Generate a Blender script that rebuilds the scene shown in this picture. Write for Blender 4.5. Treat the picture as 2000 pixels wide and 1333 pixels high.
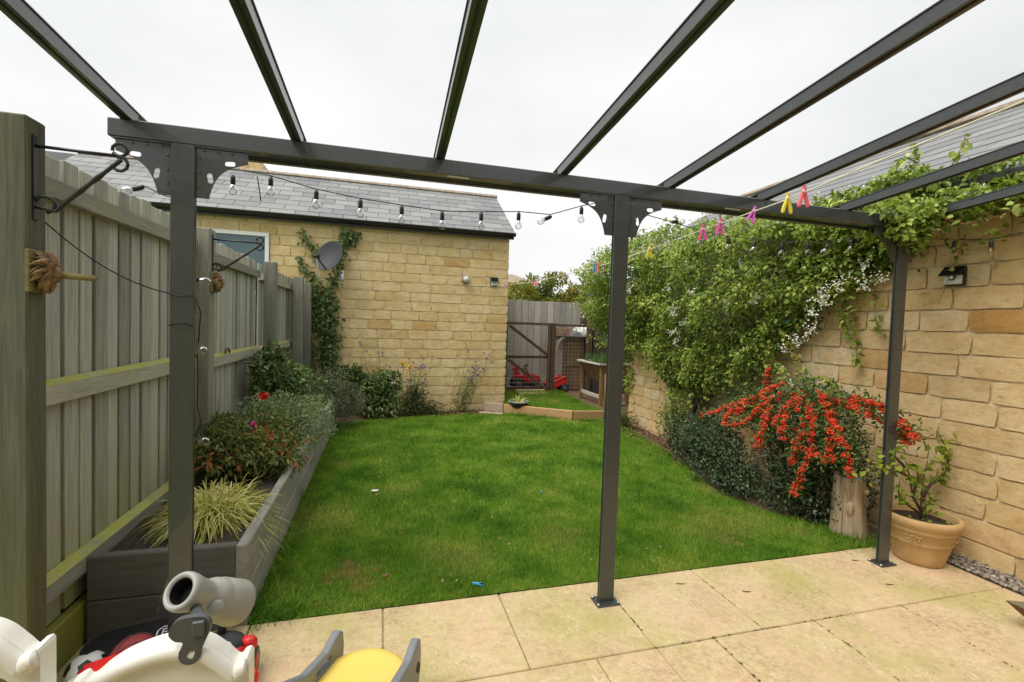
import bpy, bmesh, math, random
import numpy as np
from mathutils import Matrix, Vector

for o in list(bpy.data.objects): bpy.data.objects.remove(o)
rng = np.random.default_rng(7); random.seed(7)
SC = bpy.context.scene; COL = SC.collection
R = math.radians

# ---------------------------------------------------------------- camera
cam = bpy.data.cameras.new('camera'); camo = bpy.data.objects.new('camera', cam); COL.objects.link(camo)
cam.sensor_width = 36; cam.lens = 36*920.78/2000; cam.clip_start = .02; cam.clip_end = 500
yaw, pitch, roll = .2721, .0368, -.0333
f_ = Vector((math.sin(yaw)*math.cos(pitch), math.cos(yaw)*math.cos(pitch), -math.sin(pitch)))
r_ = Vector((math.cos(yaw), -math.sin(yaw), 0)); d_ = f_.cross(r_)
rt = math.cos(roll)*r_ + math.sin(roll)*d_; dn = -math.sin(roll)*r_ + math.cos(roll)*d_
M = Matrix((rt, -dn, -f_)).transposed().to_4x4(); M.translation = (0, 0, 1.454)
camo.matrix_world = M; SC.camera = camo

# ---------------------------------------------------------------- sky, sun, exposure
SUN_EL, SUN_AZ = 60, 246         # azimuth clockwise from +Y: over the left shoulder, behind thick cloud
W = bpy.data.worlds.new('World'); SC.world = W; W.use_nodes = True
nt = W.node_tree; nt.nodes.clear()
sky = nt.nodes.new('ShaderNodeTexSky'); sky.sky_type = 'NISHITA'; sky.sun_disc = False
sky.sun_elevation = R(SUN_EL); sky.sun_rotation = R(SUN_AZ); sky.air_density = 1.5; sky.dust_density = 4
tc = nt.nodes.new('ShaderNodeTexCoord'); ns = nt.nodes.new('ShaderNodeTexNoise')
ns.inputs['Scale'].default_value = 1.7; ns.inputs['Detail'].default_value = 5; ns.inputs['Roughness'].default_value = .5
mp = nt.nodes.new('ShaderNodeMapping'); mp.inputs['Scale'].default_value = (1, 1, 2.2)
cr = nt.nodes.new('ShaderNodeValToRGB')
cr.color_ramp.elements[0].position = .3; cr.color_ramp.elements[0].color = (7.3, 7.45, 7.5, 1)
cr.color_ramp.elements[1].position = .7; cr.color_ramp.elements[1].color = (9.2, 9.25, 9.15, 1)
mx = nt.nodes.new('ShaderNodeMix'); mx.data_type = 'RGBA'; mx.inputs['Factor'].default_value = .95
bg = nt.nodes.new('ShaderNodeBackground'); bg.inputs['Strength'].default_value = .0510
ou = nt.nodes.new('ShaderNodeOutputWorld')
L = nt.links.new
L(tc.outputs['Generated'], mp.inputs['Vector']); L(mp.outputs[0], ns.inputs['Vector']); L(ns.outputs['Fac'], cr.inputs['Fac'])
L(sky.outputs['Color'], mx.inputs['A']); L(cr.outputs['Color'], mx.inputs['B']); L(mx.outputs['Result'], bg.inputs['Color'])
L(bg.outputs[0], ou.inputs['Surface'])
sl = bpy.data.lights.new('sun', 'SUN'); sl.energy = 1.5; sl.angle = R(50); sl.color = (1, .96, .88)
so = bpy.data.objects.new('sun', sl); COL.objects.link(so)
sd = Vector((math.sin(R(SUN_AZ))*math.cos(R(SUN_EL)), math.cos(R(SUN_AZ))*math.cos(R(SUN_EL)), math.sin(R(SUN_EL))))
so.rotation_euler = (-sd).to_track_quat('-Z', 'Y').to_euler(); so.location = (-2, -4, 8)
SC.view_settings.view_transform = 'Standard'; SC.view_settings.look = 'None'
SC.view_settings.exposure = 1.2; SC.view_settings.gamma = 1
SC.render.resolution_x = 1024; SC.render.resolution_y = 682
SC.cycles.max_bounces = 5; SC.cycles.diffuse_bounces = 3; SC.cycles.glossy_bounces = 2; SC.cycles.transmission_bounces = 3; SC.cycles.transparent_max_bounces = 8

# ---------------------------------------------------------------- materials
MATS = {}
def _new(name):
    m = bpy.data.materials.new(name); m.use_nodes = True; n = m.node_tree; n.nodes.clear()
    o = n.nodes.new('ShaderNodeOutputMaterial'); p = n.nodes.new('ShaderNodeBsdfPrincipled')
    n.links.new(p.outputs[0], o.inputs['Surface']); MATS[name] = m
    return m, n, p, o
def _coords(n, scale=(1, 1, 1), space='Object', rand=True, offs=13.0):
    t = n.nodes.new('ShaderNodeTexCoord'); mpp = n.nodes.new('ShaderNodeMapping'); mpp.inputs['Scale'].default_value = scale
    if space == 'World':
        g = n.nodes.new('ShaderNodeNewGeometry'); src = g.outputs['Position']
    else: src = t.outputs['Object']
    if rand and space != 'World':
        oi = n.nodes.new('ShaderNodeObjectInfo'); mu = n.nodes.new('ShaderNodeMath'); mu.operation = 'MULTIPLY'; mu.inputs[1].default_value = offs
        n.links.new(oi.outputs['Random'], mu.inputs[0]); ad = n.nodes.new('ShaderNodeVectorMath'); ad.operation = 'ADD'
        n.links.new(src, ad.inputs[0]); n.links.new(mu.outputs[0], ad.inputs[1]); src = ad.outputs[0]
    n.links.new(src, mpp.inputs['Vector']); return mpp.outputs[0]
def _noise(n, vec, scale, detail=4, rough=.55, dist=0):
    t = n.nodes.new('ShaderNodeTexNoise'); t.inputs['Scale'].default_value = scale; t.inputs['Detail'].default_value = detail
    t.inputs['Roughness'].default_value = rough; t.inputs['Distortion'].default_value = dist
    n.links.new(vec, t.inputs['Vector']); return t.outputs['Fac']
def _ramp(n, fac, stops):
    r = n.nodes.new('ShaderNodeValToRGB'); e = r.color_ramp.elements
    while len(e) < len(stops): e.new(.5)
    for i, (p, c) in enumerate(stops):
        e[i].position = p; e[i].color = (*c, 1) if len(c) == 3 else c
    n.links.new(fac, r.inputs['Fac']); return r.outputs['Color']
def _mix(n, fac, a, b, mode='MIX'):
    m = n.nodes.new('ShaderNodeMix'); m.data_type = 'RGBA'; m.blend_type = mode
    for s, v in (('Factor', fac), ('A', a), ('B', b)):
        if isinstance(v, (int, float)): m.inputs[s].default_value = v
        elif isinstance(v, tuple): m.inputs[s].default_value = (*v, 1)
        else: n.links.new(v, m.inputs[s])
    return m.outputs['Result']
def _bump(n, p, h, strength=.3, dist=.01):
    b = n.nodes.new('ShaderNodeBump'); b.inputs['Strength'].default_value = strength; b.inputs['Distance'].default_value = dist
    n.links.new(h, b.inputs['Height']); n.links.new(b.outputs[0], p.inputs['Normal'])
def _bw(a, b): return [(a, (0, 0, 0)), (b, (1, 1, 1))]

def plain(name, col, rough=.5, metal=0, spec=.5, var=.12, scale=30, bump=0, coat=0):
    m, n, p, o = _new(name); v = _coords(n); f = _noise(n, v, scale)
    c = _ramp(n, f, [(.3, tuple(x*(1-var) for x in col)), (.7, tuple(min(1, x*(1+var)) for x in col))])
    n.links.new(c, p.inputs['Base Color']); p.inputs['Roughness'].default_value = rough; p.inputs['Metallic'].default_value = metal
    p.inputs['Specular IOR Level'].default_value = spec; p.inputs['Coat Weight'].default_value = coat
    if bump: _bump(n, p, f, bump, .004)
    return m
def stone(name, cols, mottle=1.0):
    m, n, p, o = _new(name); v = _coords(n)
    oi = n.nodes.new('ShaderNodeObjectInfo')
    base = _ramp(n, oi.outputs['Random'], cols)
    f1 = _noise(n, v, 6, 5, .6); f2 = _noise(n, v, 38, 6, .7)
    c = _mix(n, _ramp(n, f1, _bw(.38, .72)), base, _mix(n, 1.0, base, (.86, .76, .62), 'MULTIPLY'))
    c = _mix(n, _ramp(n, f2, [(.3, (.0, .0, .0)), (.75, (.42, .42, .42))]), c, _mix(n, 1.0, c, (.72, .66, .56), 'MULTIPLY'))
    vq = _coords(n, (1, 1, 1.8)); hq = _noise(n, vq, 15, 10, .74, .5)
    c = _mix(n, 1.0, c, _ramp(n, hq, [(.30, (.60, .56, .50)), (.44, (.97, .96, .95)), (.72, (1.12, 1.12, 1.12))]), 'MULTIPLY')
    f3 = _noise(n, v, 2.3, 3, .5)
    c = _mix(n, _ramp(n, f3, [(.58, (0, 0, 0)), (.80, (.35, .35, .35))]), c, (.64, .40, .19))
    n.links.new(c, p.inputs['Base Color']); p.inputs['Roughness'].default_value = .9; p.inputs['Specular IOR Level'].default_value = .25
    vs = _coords(n, (1, 1, 2.2)); _bump(n, p, hq, .8, .012)
    return m
def wood(name, a, b, axis='z', rough=.85, algae=None, amt=.5, moss=None, low=None):
    """weathered timber: grain stretched along the axis; algae stains and moss on the tops"""
    m, n, p, o = _new(name)
    s = {'z': (14, 14, .9), 'y': (14, .9, 14), 'x': (.9, 14, 14)}[axis]
    v = _coords(n, s); f = _noise(n, v, 3.2, 6, .65, .6)
    v2 = _coords(n, tuple(x*4 for x in s)); f2 = _noise(n, v2, 3, 4, .6)
    oi = n.nodes.new('ShaderNodeObjectInfo')
    c = _ramp(n, f, [(.25, a), (.75, b)])
    c = _mix(n, _ramp(n, f2, [(.35, (0, 0, 0)), (.7, (.45, .45, .45))]), c, _mix(n, 1.0, c, (.62, .6, .56), 'MULTIPLY'))
    sh = _ramp(n, oi.outputs['Random'], [(0, (.68, .68, .66)), (.5, (1, 1, 1)), (1, (1.22, 1.22, 1.16))])
    c = _mix(n, 1.0, c, sh, 'MULTIPLY')
    vk = _coords(n, tuple(min(x, 3.5) for x in s)); k = _noise(n, vk, 2.1, 2, .4)
    c = _mix(n, _ramp(n, k, [(.7, (0, 0, 0)), (.76, (.7, .7, .7))]), c, tuple(x*.4 for x in a))
    if algae:
        va = _coords(n, space='World'); fa = _noise(n, va, 2.6, 5, .65)
        msk = _ramp(n, fa, [(.62-amt*.4, (0, 0, 0)), (.86-amt*.25, (.85, .85, .85))])
        if low:                                   # green algae growing up from the damp ground
            g = n.nodes.new('ShaderNodeNewGeometry'); sp = n.nodes.new('ShaderNodeSeparateXYZ'); n.links.new(g.outputs['Position'], sp.inputs[0])
            mr = n.nodes.new('ShaderNodeMapRange'); mr.inputs['From Min'].default_value = low; mr.inputs['From Max'].default_value = .1
            mr.inputs['To Min'].default_value = 0; mr.inputs['To Max'].default_value = 1; n.links.new(sp.outputs['Z'], mr.inputs['Value'])
            ad = n.nodes.new('ShaderNodeMath'); ad.operation = 'MULTIPLY'; ad.use_clamp = True
            fx = n.nodes.new('ShaderNodeMath'); fx.operation = 'MULTIPLY_ADD'; fx.inputs[1].default_value = 2.4; fx.inputs[2].default_value = -.45
            n.links.new(fa, fx.inputs[0]); n.links.new(fx.outputs[0], ad.inputs[0]); n.links.new(mr.outputs[0], ad.inputs[1])
            mxx = n.nodes.new('ShaderNodeMath'); mxx.operation = 'MAXIMUM'; n.links.new(ad.outputs[0], mxx.inputs[0])
            sc_ = n.nodes.new('ShaderNodeMath'); sc_.operation = 'MULTIPLY'; sc_.inputs[1].default_value = .55; n.links.new(msk, sc_.inputs[0])
            n.links.new(sc_.outputs[0], mxx.inputs[1]); msk = mxx.outputs[0]
        c = _mix(n, msk, c, algae)
    if moss:
        g = n.nodes.new('ShaderNodeNewGeometry'); sp = n.nodes.new('ShaderNodeSeparateXYZ'); n.links.new(g.outputs['Normal'], sp.inputs[0])
        vm = _coords(n, space='World'); fm = _noise(n, vm, 28, 5, .7)
        up = _ramp(n, sp.outputs['Z'], _bw(.25, .6)); fq = _noise(n, vm, 5, 4, .6); mm = _mix(n, 1.0, up, _ramp(n, fq, [(.28, (.15, .15, .15)), (.5, (1, 1, 1))]), 'MULTIPLY')
        c = _mix(n, mm, c, _ramp(n, fm, [(.35, moss), (.7, (.46, .45, .22))]))
    n.links.new(c, p.inputs['Base Color']); p.inputs['Roughness'].default_value = rough; p.inputs['Specular IOR Level'].default_value = .25
    _bump(n, p, f2, .35, .004)
    return m
def leafm(name, stops, trans=.28, rough=.5, spec=.35):
    m, n, p, o = _new(name)
    at = n.nodes.new('ShaderNodeAttribute'); at.attribute_name = 'tint'
    c = _ramp(n, at.outputs['Fac'], stops); n.links.new(c, p.inputs['Base Color'])
    p.inputs['Roughness'].default_value = rough; p.inputs['Specular IOR Level'].default_value = spec
    t = n.nodes.new('ShaderNodeBsdfTranslucent'); n.links.new(_mix(n, 1.0, c, (1.25, 1.3, .6), 'MULTIPLY'), t.inputs['Color'])
    ms = n.nodes.new('ShaderNodeMixShader'); ms.inputs[0].default_value = trans
    n.links.new(p.outputs[0], ms.inputs[1]); n.links.new(t.outputs[0], ms.inputs[2]); n.links.new(ms.outputs[0], o.inputs['Surface'])
    return m
def clearm(name, tint=(1, 1, 1), refl=.06, rough=.02):
    """thin clear sheet: light passes straight through, a little is mirrored"""
    m, n, p, o = _new(name); n.nodes.remove(p)
    t = n.nodes.new('ShaderNodeBsdfTransparent'); t.inputs['Color'].default_value = (*tint, 1)
    g = n.nodes.new('ShaderNodeBsdfGlossy'); g.inputs['Roughness'].default_value = rough
    fr = n.nodes.new('ShaderNodeFresnel'); fr.inputs['IOR'].default_value = 1.45
    mu = n.nodes.new('ShaderNodeMath'); mu.operation = 'MULTIPLY'; mu.inputs[1].default_value = refl/.04*.5; mu.use_clamp = True
    n.links.new(fr.outputs[0], mu.inputs[0])
    ms = n.nodes.new('ShaderNodeMixShader'); n.links.new(mu.outputs[0], ms.inputs[0]); n.links.new(t.outputs[0], ms.inputs[1]); n.links.new(g.outputs[0], ms.inputs[2])
    n.links.new(ms.outputs[0], o.inputs['Surface']); return m

SANDS = [(0, (.67, .535, .285)), (.2, (.78, .635, .36)), (.5, (.74, .60, .335)), (.75, (.80, .665, .40)), (.95, (.68, .52, .26)), (1, (.62, .43, .19))]
stone('house stone', SANDS)
stone('garage stone', [(0, (.68, .52, .30)), (.25, (.80, .625, .365)), (.5, (.75, .575, .315)), (.75, (.78, .585, .335)), (.92, (.82, .69, .47)), (.97, (.66, .45, .22)), (1, (.56, .33, .12))])
plain('mortar', (.66, .55, .37), .95, var=.2, scale=40, bump=.4)
plain('metal', (.040, .046, .047), .34, var=.18, scale=55, spec=.6, coat=.5)
plain('gutter black', (.016, .016, .017), .4)
plain('black iron', (.012, .012, .013), .38, var=.3)
plain('black plastic', (.02, .021, .023), .42)
plain('grey plastic', (.36, .355, .33), .38, var=.03)
plain('dark grey plastic', (.085, .09, .095), .42, var=.05)
plain('slide grey', (.20, .215, .225), .38, var=.03)
plain('cream plastic', (.86, .835, .76), .33, var=.02, scale=8)
plain('yellow plastic', (.90, .66, .15), .36, var=.02)
plain('red plastic', (.66, .025, .025), .34, var=.05)
plain('basket rubber', (.26, .035, .04), .6, var=.15, scale=60, bump=.4)
plain('white plastic', (.8, .8, .78), .4, var=.03)
plain('green plastic', (.03, .42, .06), .4, var=.05)
plain('blue plastic', (.05, .33, .62), .4); plain('orange plastic', (.80, .30, .06), .4)
plain('pink peg', (.86, .10, .42), .4, var=.04); plain('coral peg', (.90, .16, .22), .4, var=.04)
plain('yellow peg', (.84, .70, .06), .4, var=.04); plain('teal peg', (.06, .45, .52), .4, var=.04)
plain('magenta peg', (.72, .14, .62), .4, var=.04)
plain('rope', (.78, .76, .62), .8)
plain('steel', (.55, .56, .56), .35, metal=.9)
plain('upvc', (.80, .81, .80), .35, var=.02)
plain('joint sand', (.30, .23, .12), .95, var=.4, scale=60); plain('joint moss', (.12, .13, .045), .95, var=.4, scale=60)
plain('soil', (.045, .032, .022), .95, var=.5, scale=45, bump=.8)
plain('bark chip', (.16, .10, .06), .95, var=.5, scale=40, bump=.8)
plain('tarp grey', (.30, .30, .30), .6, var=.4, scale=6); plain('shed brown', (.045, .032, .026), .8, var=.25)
plain('lichen stone', (.16, .13, .08), .95, var=.5, scale=25, bump=.7)
plain('clay brown', (.20, .085, .04), .85, var=.3, scale=20, bump=.3)
plain('trunk bark', (.10, .075, .05), .95, var=.4, scale=18, bump=.8)
plain('stem red', (.36, .12, .06), .7, var=.2); plain('stem brown', (.10, .06, .04), .8, var=.3); plain('stem green', (.10, .15, .04), .7, var=.3)
plain('petal white', (.80, .80, .68), .7, var=.06); plain('petal purple', (.15, .05, .30), .7, var=.2)
plain('petal red', (.80, .03, .04), .6, var=.1); plain('petal yellow', (.85, .55, .04), .6, var=.1)
plain('dish grey', (.045, .05, .055), .6, var=.05, spec=.3); plain('solar panel', (.012, .014, .02), .25)
plain('lamp lens', (.62, .64, .60), .3)
plain('filament', (.6, .5, .3), .4); plain('blue cloth', (.10, .14, .20), .8)
plain('ridge tile', (.30, .24, .18), .9, var=.35, scale=14, bump=.5)
plain('gold wood', (.22, .135, .06), .7, var=.6, scale=45, bump=.6)
clearm('bulb glass', (.93, .93, .92), .05, .0); clearm('roof pane', (.995, .997, .995), .002, .05)
wood('fence wood', (.26, .265, .24), (.54, .545, .50), 'z', algae=(.36, .37, .10), amt=.16, low=.9)
wood('fence rail', (.26, .26, .215), (.43, .43, .37), 'y', algae=(.33, .33, .12), amt=.3, moss=(.42, .44, .06))
wood('near post wood', (.06, .06, .045), (.15, .15, .12), 'z', algae=(.11, .115, .03), amt=.45, low=1.2)  # darker than the other posts: staining plus front-face shade in the colour
wood('fence post wood', (.15, .15, .125), (.31, .31, .27), 'z', algae=(.15, .155, .05), amt=.35, low=1.0)
wood('gravel board wood', (.17, .17, .08), (.27, .27, .12), 'y', algae=(.30, .30, .04), amt=1.1)
wood('grey sleeper y', (.22, .22, .205), (.36, .36, .335), 'y', algae=(.16, .15, .08), amt=.2)
wood('shaded sleeper x', (.10, .10, .09), (.165, .165, .15), 'x', algae=(.15, .15, .09), amt=.15)  # same grey timber as the side planks, front-face shade put into the colour
wood('back fence wood', (.40, .375, .345), (.66, .63, .58), 'z')
wood('gate wood', (.085, .055, .036), (.155, .105, .07), 'z')
wood('new sleeper', (.46, .27, .13), (.60, .38, .20), 'x'); wood('pale sleeper', (.42, .32, .24), (.52, .40, .31), 'x')
wood('table wood', (.20, .125, .06), (.34, .225, .12), 'z'); wood('coop wood', (.17, .10, .065), (.27, .165, .105), 'z')
wood('stump wood', (.20, .125, .065), (.66, .54, .39), 'z', algae=(.18, .11, .055), amt=.4)
wood('perch wood', (.15, .14, .055), (.30, .26, .11), 'x'); wood('broom wood', (.50, .27, .10), (.60, .34, .14), 'z')

def slate_mat():
    m, n, p, o = _new('slate'); v = _coords(n); oi = n.nodes.new('ShaderNodeObjectInfo')
    c = _ramp(n, oi.outputs['Random'], [(0, (.15, .155, .165)), (.5, (.20, .205, .21)), (1, (.27, .265, .255))])
    f = _noise(n, v, 14, 5); c = _mix(n, _ramp(n, f, [(.4, (0, 0, 0)), (.8, (.35, .35, .35))]), c, (.27, .265, .25))
    n.links.new(c, p.inputs['Base Color']); p.inputs['Roughness'].default_value = .45; p.inputs['Specular IOR Level'].default_value = .55
    _bump(n, p, f, .12, .004)
slate_mat()
def slab_mat():
    m, n, p, o = _new('slab'); v = _coords(n); oi = n.nodes.new('ShaderNodeObjectInfo')
    base = _ramp(n, oi.outputs['Random'], [(0, (.60, .49, .26)), (.35, (.67, .53, .305)), (.7, (.63, .52, .28)), (1, (.69, .54, .335))])
    f1 = _noise(n, v, 3.2, 6, .62, .4); f2 = _noise(n, v, 30, 6, .7); w = _coords(n, space='World'); f3 = _noise(n, w, 1.5, 5, .6)
    c = _mix(n, _ramp(n, f1, _bw(.42, .68)), base, (.68, .485, .32))
    c = _mix(n, _ramp(n, f1, [(.25, (.9, .9, .9)), (.42, (0, 0, 0))]), c, (.54, .47, .22))
    c = _mix(n, _ramp(n, f3, [(.47, (0, 0, 0)), (.66, (.85, .85, .85))]), c, (.47, .44, .16))
    v9 = _coords(n); f9 = _noise(n, v9, 75, 4, .8); f8 = _noise(n, w, 4.5, 4, .6)
    pk = _mix(n, 1.0, _ramp(n, f9, _bw(.55, .62)), _ramp(n, f8, _bw(.46, .6)), 'MULTIPLY')
    c = _mix(n, pk, c, (.80, .73, .58))
    vs = _coords(n, (1, 3.5, 1)); f7 = _noise(n, vs, 6, 10, .8, .3)
    c = _mix(n, _ramp(n, f7, [(.58, (0, 0, 0)), (.74, (.45, .45, .45))]), c, (.44, .31, .17))
    c = _mix(n, _ramp(n, f2, [(.35, (0, 0, 0)), (.8, (.5, .5, .5))]), c, _mix(n, 1.0, c, (.72, .68, .6), 'MULTIPLY'))
    n.links.new(c, p.inputs['Base Color']); p.inputs['Roughness'].default_value = .75; p.inputs['Specular IOR Level'].default_value = .3
    fp = _noise(n, w, 3.3, 4, .6); fg = _noise(n, v, 48, 8, .8); pk2 = _mix(n, 1.0, _ramp(n, fp, _bw(.46, .60)), _ramp(n, fg, [(.44, (0, 0, 0)), (.60, (.75, .75, .75))]), 'MULTIPLY'); c = _mix(n, pk2, c, (.42, .29, .17))
    hr = _noise(n, v, 26, 10, .8, .2); c = _mix(n, 1.0, c, _ramp(n, hr, [(.28, (.58, .53, .46)), (.45, (.95, .94, .92)), (.72, (1.12, 1.12, 1.1))]), 'MULTIPLY'); n.links.new(c, p.inputs['Base Color'])
    h = _mix(n, .5, f2, hr); _bump(n, p, h, .45, .008)
slab_mat()
def turf_mat(name, base_only):
    m, n, p, o = _new(name); w = _coords(n, space='World')
    f1 = _noise(n, w, 1.9, 6, .62); f2 = _noise(n, w, 7.5, 5, .65); f3 = _noise(n, w, 40, 3, .6)
    c = _ramp(n, f1, [(.34, (.085, .215, .018)), (.46, (.145, .30, .026)), (.58, (.22, .365, .045)), (.72, (.38, .43, .10))])
    c = _mix(n, _ramp(n, f2, [(.5, (0, 0, 0)), (.74, (.5, .5, .5))]), c, (.33, .44, .07))
    # worn, straw coloured spots
    g = n.nodes.new('ShaderNodeNewGeometry')
    for (x, y, r) in ((-.12, 2.78, .17), (2.55, 2.95, .30), (2.95, 3.62, .22), (-.40, 3.6, .3), (2.35, 2.75, .2), (1.2, 3.0, .22), (.5, 2.8, .25)):
        dv = n.nodes.new('ShaderNodeVectorMath'); dv.operation = 'DISTANCE'; dv.inputs[1].default_value = (x, y, 0.02); n.links.new(g.outputs['Position'], dv.inputs[0])
        ad = n.nodes.new('ShaderNodeMath'); ad.operation = 'MULTIPLY_ADD'; ad.inputs[1].default_value = r*4.2; ad.inputs[2].default_value = -r*2.1
        n.links.new(f2, ad.inputs[0]); sm = n.nodes.new('ShaderNodeMath'); sm.operation = 'ADD'; n.links.new(dv.outputs['Value'], sm.inputs[0]); n.links.new(ad.outputs[0], sm.inputs[1])
        k = _ramp(n, sm.outputs[0], [(r*.1, (.6, .6, .6)), (r, (0, 0, 0))]); c = _mix(n, k, c, (.34, .37, .09) if r != .17 else (.52, .34, .15))
    if not base_only:
        at = n.nodes.new('ShaderNodeAttribute'); at.attribute_name = 'tint'
        c = _mix(n, 1.0, c, _ramp(n, at.outputs['Fac'], [(0, (.55, .6, .5)), (.5, (1, 1, 1)), (.9, (1.35, 1.25, 1.1)), (1, (2.4, 1.7, 2.2))]), 'MULTIPLY')
        t = n.nodes.new('ShaderNodeBsdfTranslucent'); n.links.new(c, t.inputs['Color'])
        ms = n.nodes.new('ShaderNodeMixShader'); ms.inputs[0].default_value = .3
        n.links.new(p.outputs[0], ms.inputs[1]); n.links.new(t.outputs[0], ms.inputs[2]); n.links.new(ms.outputs[0], o.inputs['Surface'])
    else:
        c = _mix(n, 1.0, c, (.62, .6, .6), 'MULTIPLY'); _bump(n, p, f3, .8, .02)
    n.links.new(c, p.inputs['Base Color']); p.inputs['Roughness'].default_value = .7; p.inputs['Specular IOR Level'].default_value = .2
turf_mat('turf', True); turf_mat('grass blade', False)
def pot_mat():
    m, n, p, o = _new('terracotta'); v = _coords(n, rand=False); f = _noise(n, v, 7, 5, .6); f2 = _noise(n, v, 60, 4, .6)
    c = _ramp(n, f, [(.3, (.44, .28, .115)), (.6, (.55, .355, .16)), (.8, (.61, .42, .23))]); n.links.new(c, p.inputs['Base Color'])
    p.inputs['Roughness'].default_value = .75; _bump(n, p, f2, .15, .003)
pot_mat()
def pebble_mat():
    m, n, p, o = _new('pebble'); at = n.nodes.new('ShaderNodeAttribute'); at.attribute_name = 'tint'
    c = _ramp(n, at.outputs['Fac'], [(0, (.10, .085, .075)), (.4, (.24, .20, .16)), (.8, (.36, .30, .24)), (1, (.5, .46, .4))]); n.links.new(c, p.inputs['Base Color'])
    p.inputs['Roughness'].default_value = .8
pebble_mat()
def window_mat():
    m, n, p, o = _new('window glass'); v = _coords(n); f = _noise(n, v, 2, 2)
    n.links.new(_ramp(n, f, [(.3, (.075, .125, .155)), (.7, (.10, .16, .185))]), p.inputs['Base Color']); p.inputs['Roughness'].default_value = .08
window_mat()
def football_mat():
    m, n, p, o = _new('ball white'); p.inputs['Base Color'].default_value = (.78, .78, .76, 1); p.inputs['Roughness'].default_value = .35
football_mat()
G3 = lambda a, b, c: [(0, a), (.55, b), (1, c)]
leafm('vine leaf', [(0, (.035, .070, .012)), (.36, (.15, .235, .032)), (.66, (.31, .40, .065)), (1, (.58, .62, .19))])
leafm('ivy leaf', G3((.04, .075, .022), (.12, .19, .06), (.25, .34, .12)))
leafm('sedge blade', [(0, (.26, .26, .04)), (.4, (.52, .51, .12)), (.8, (.72, .69, .28)), (1, (.82, .80, .50))], .25)
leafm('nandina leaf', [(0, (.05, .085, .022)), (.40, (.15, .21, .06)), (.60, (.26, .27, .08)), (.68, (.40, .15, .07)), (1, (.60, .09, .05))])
leafm('hebe leaf', G3((.12, .17, .075), (.30, .37, .19), (.54, .62, .36)), .15)
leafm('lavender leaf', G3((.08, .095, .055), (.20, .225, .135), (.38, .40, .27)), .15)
leafm('rose leaf', [(0, (.04, .075, .02)), (.5, (.12, .20, .05)), (.85, (.25, .34, .10)), (1, (.58, .60, .48))], .2, .35, .6)
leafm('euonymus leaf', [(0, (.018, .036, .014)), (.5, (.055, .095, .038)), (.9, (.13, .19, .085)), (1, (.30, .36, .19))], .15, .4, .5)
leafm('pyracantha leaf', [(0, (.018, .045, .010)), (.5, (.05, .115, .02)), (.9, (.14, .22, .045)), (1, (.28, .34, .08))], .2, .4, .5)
leafm('fig leaf', G3((.10, .17, .02), (.24, .32, .035), (.42, .45, .06)), .35)
leafm('weed leaf', G3((.03, .06, .015), (.08, .13, .035), (.18, .22, .07)))
leafm('tree leaf', [(0, (.05, .085, .018)), (.5, (.15, .19, .03)), (.8, (.34, .30, .04)), (1, (.40, .22, .04))])
leafm('berry', [(0, (.62, .02, .015)), (.5, (.86, .06, .025)), (1, (.93, .17, .04))], .05, .35, .5)
leafm('dry leaf', G3((.10, .055, .03), (.20, .12, .06), (.34, .24, .13)), .1)
leafm('onion leaf', G3((.05, .11, .03), (.10, .20, .05), (.2, .32, .1)))
mat = MATS

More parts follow.
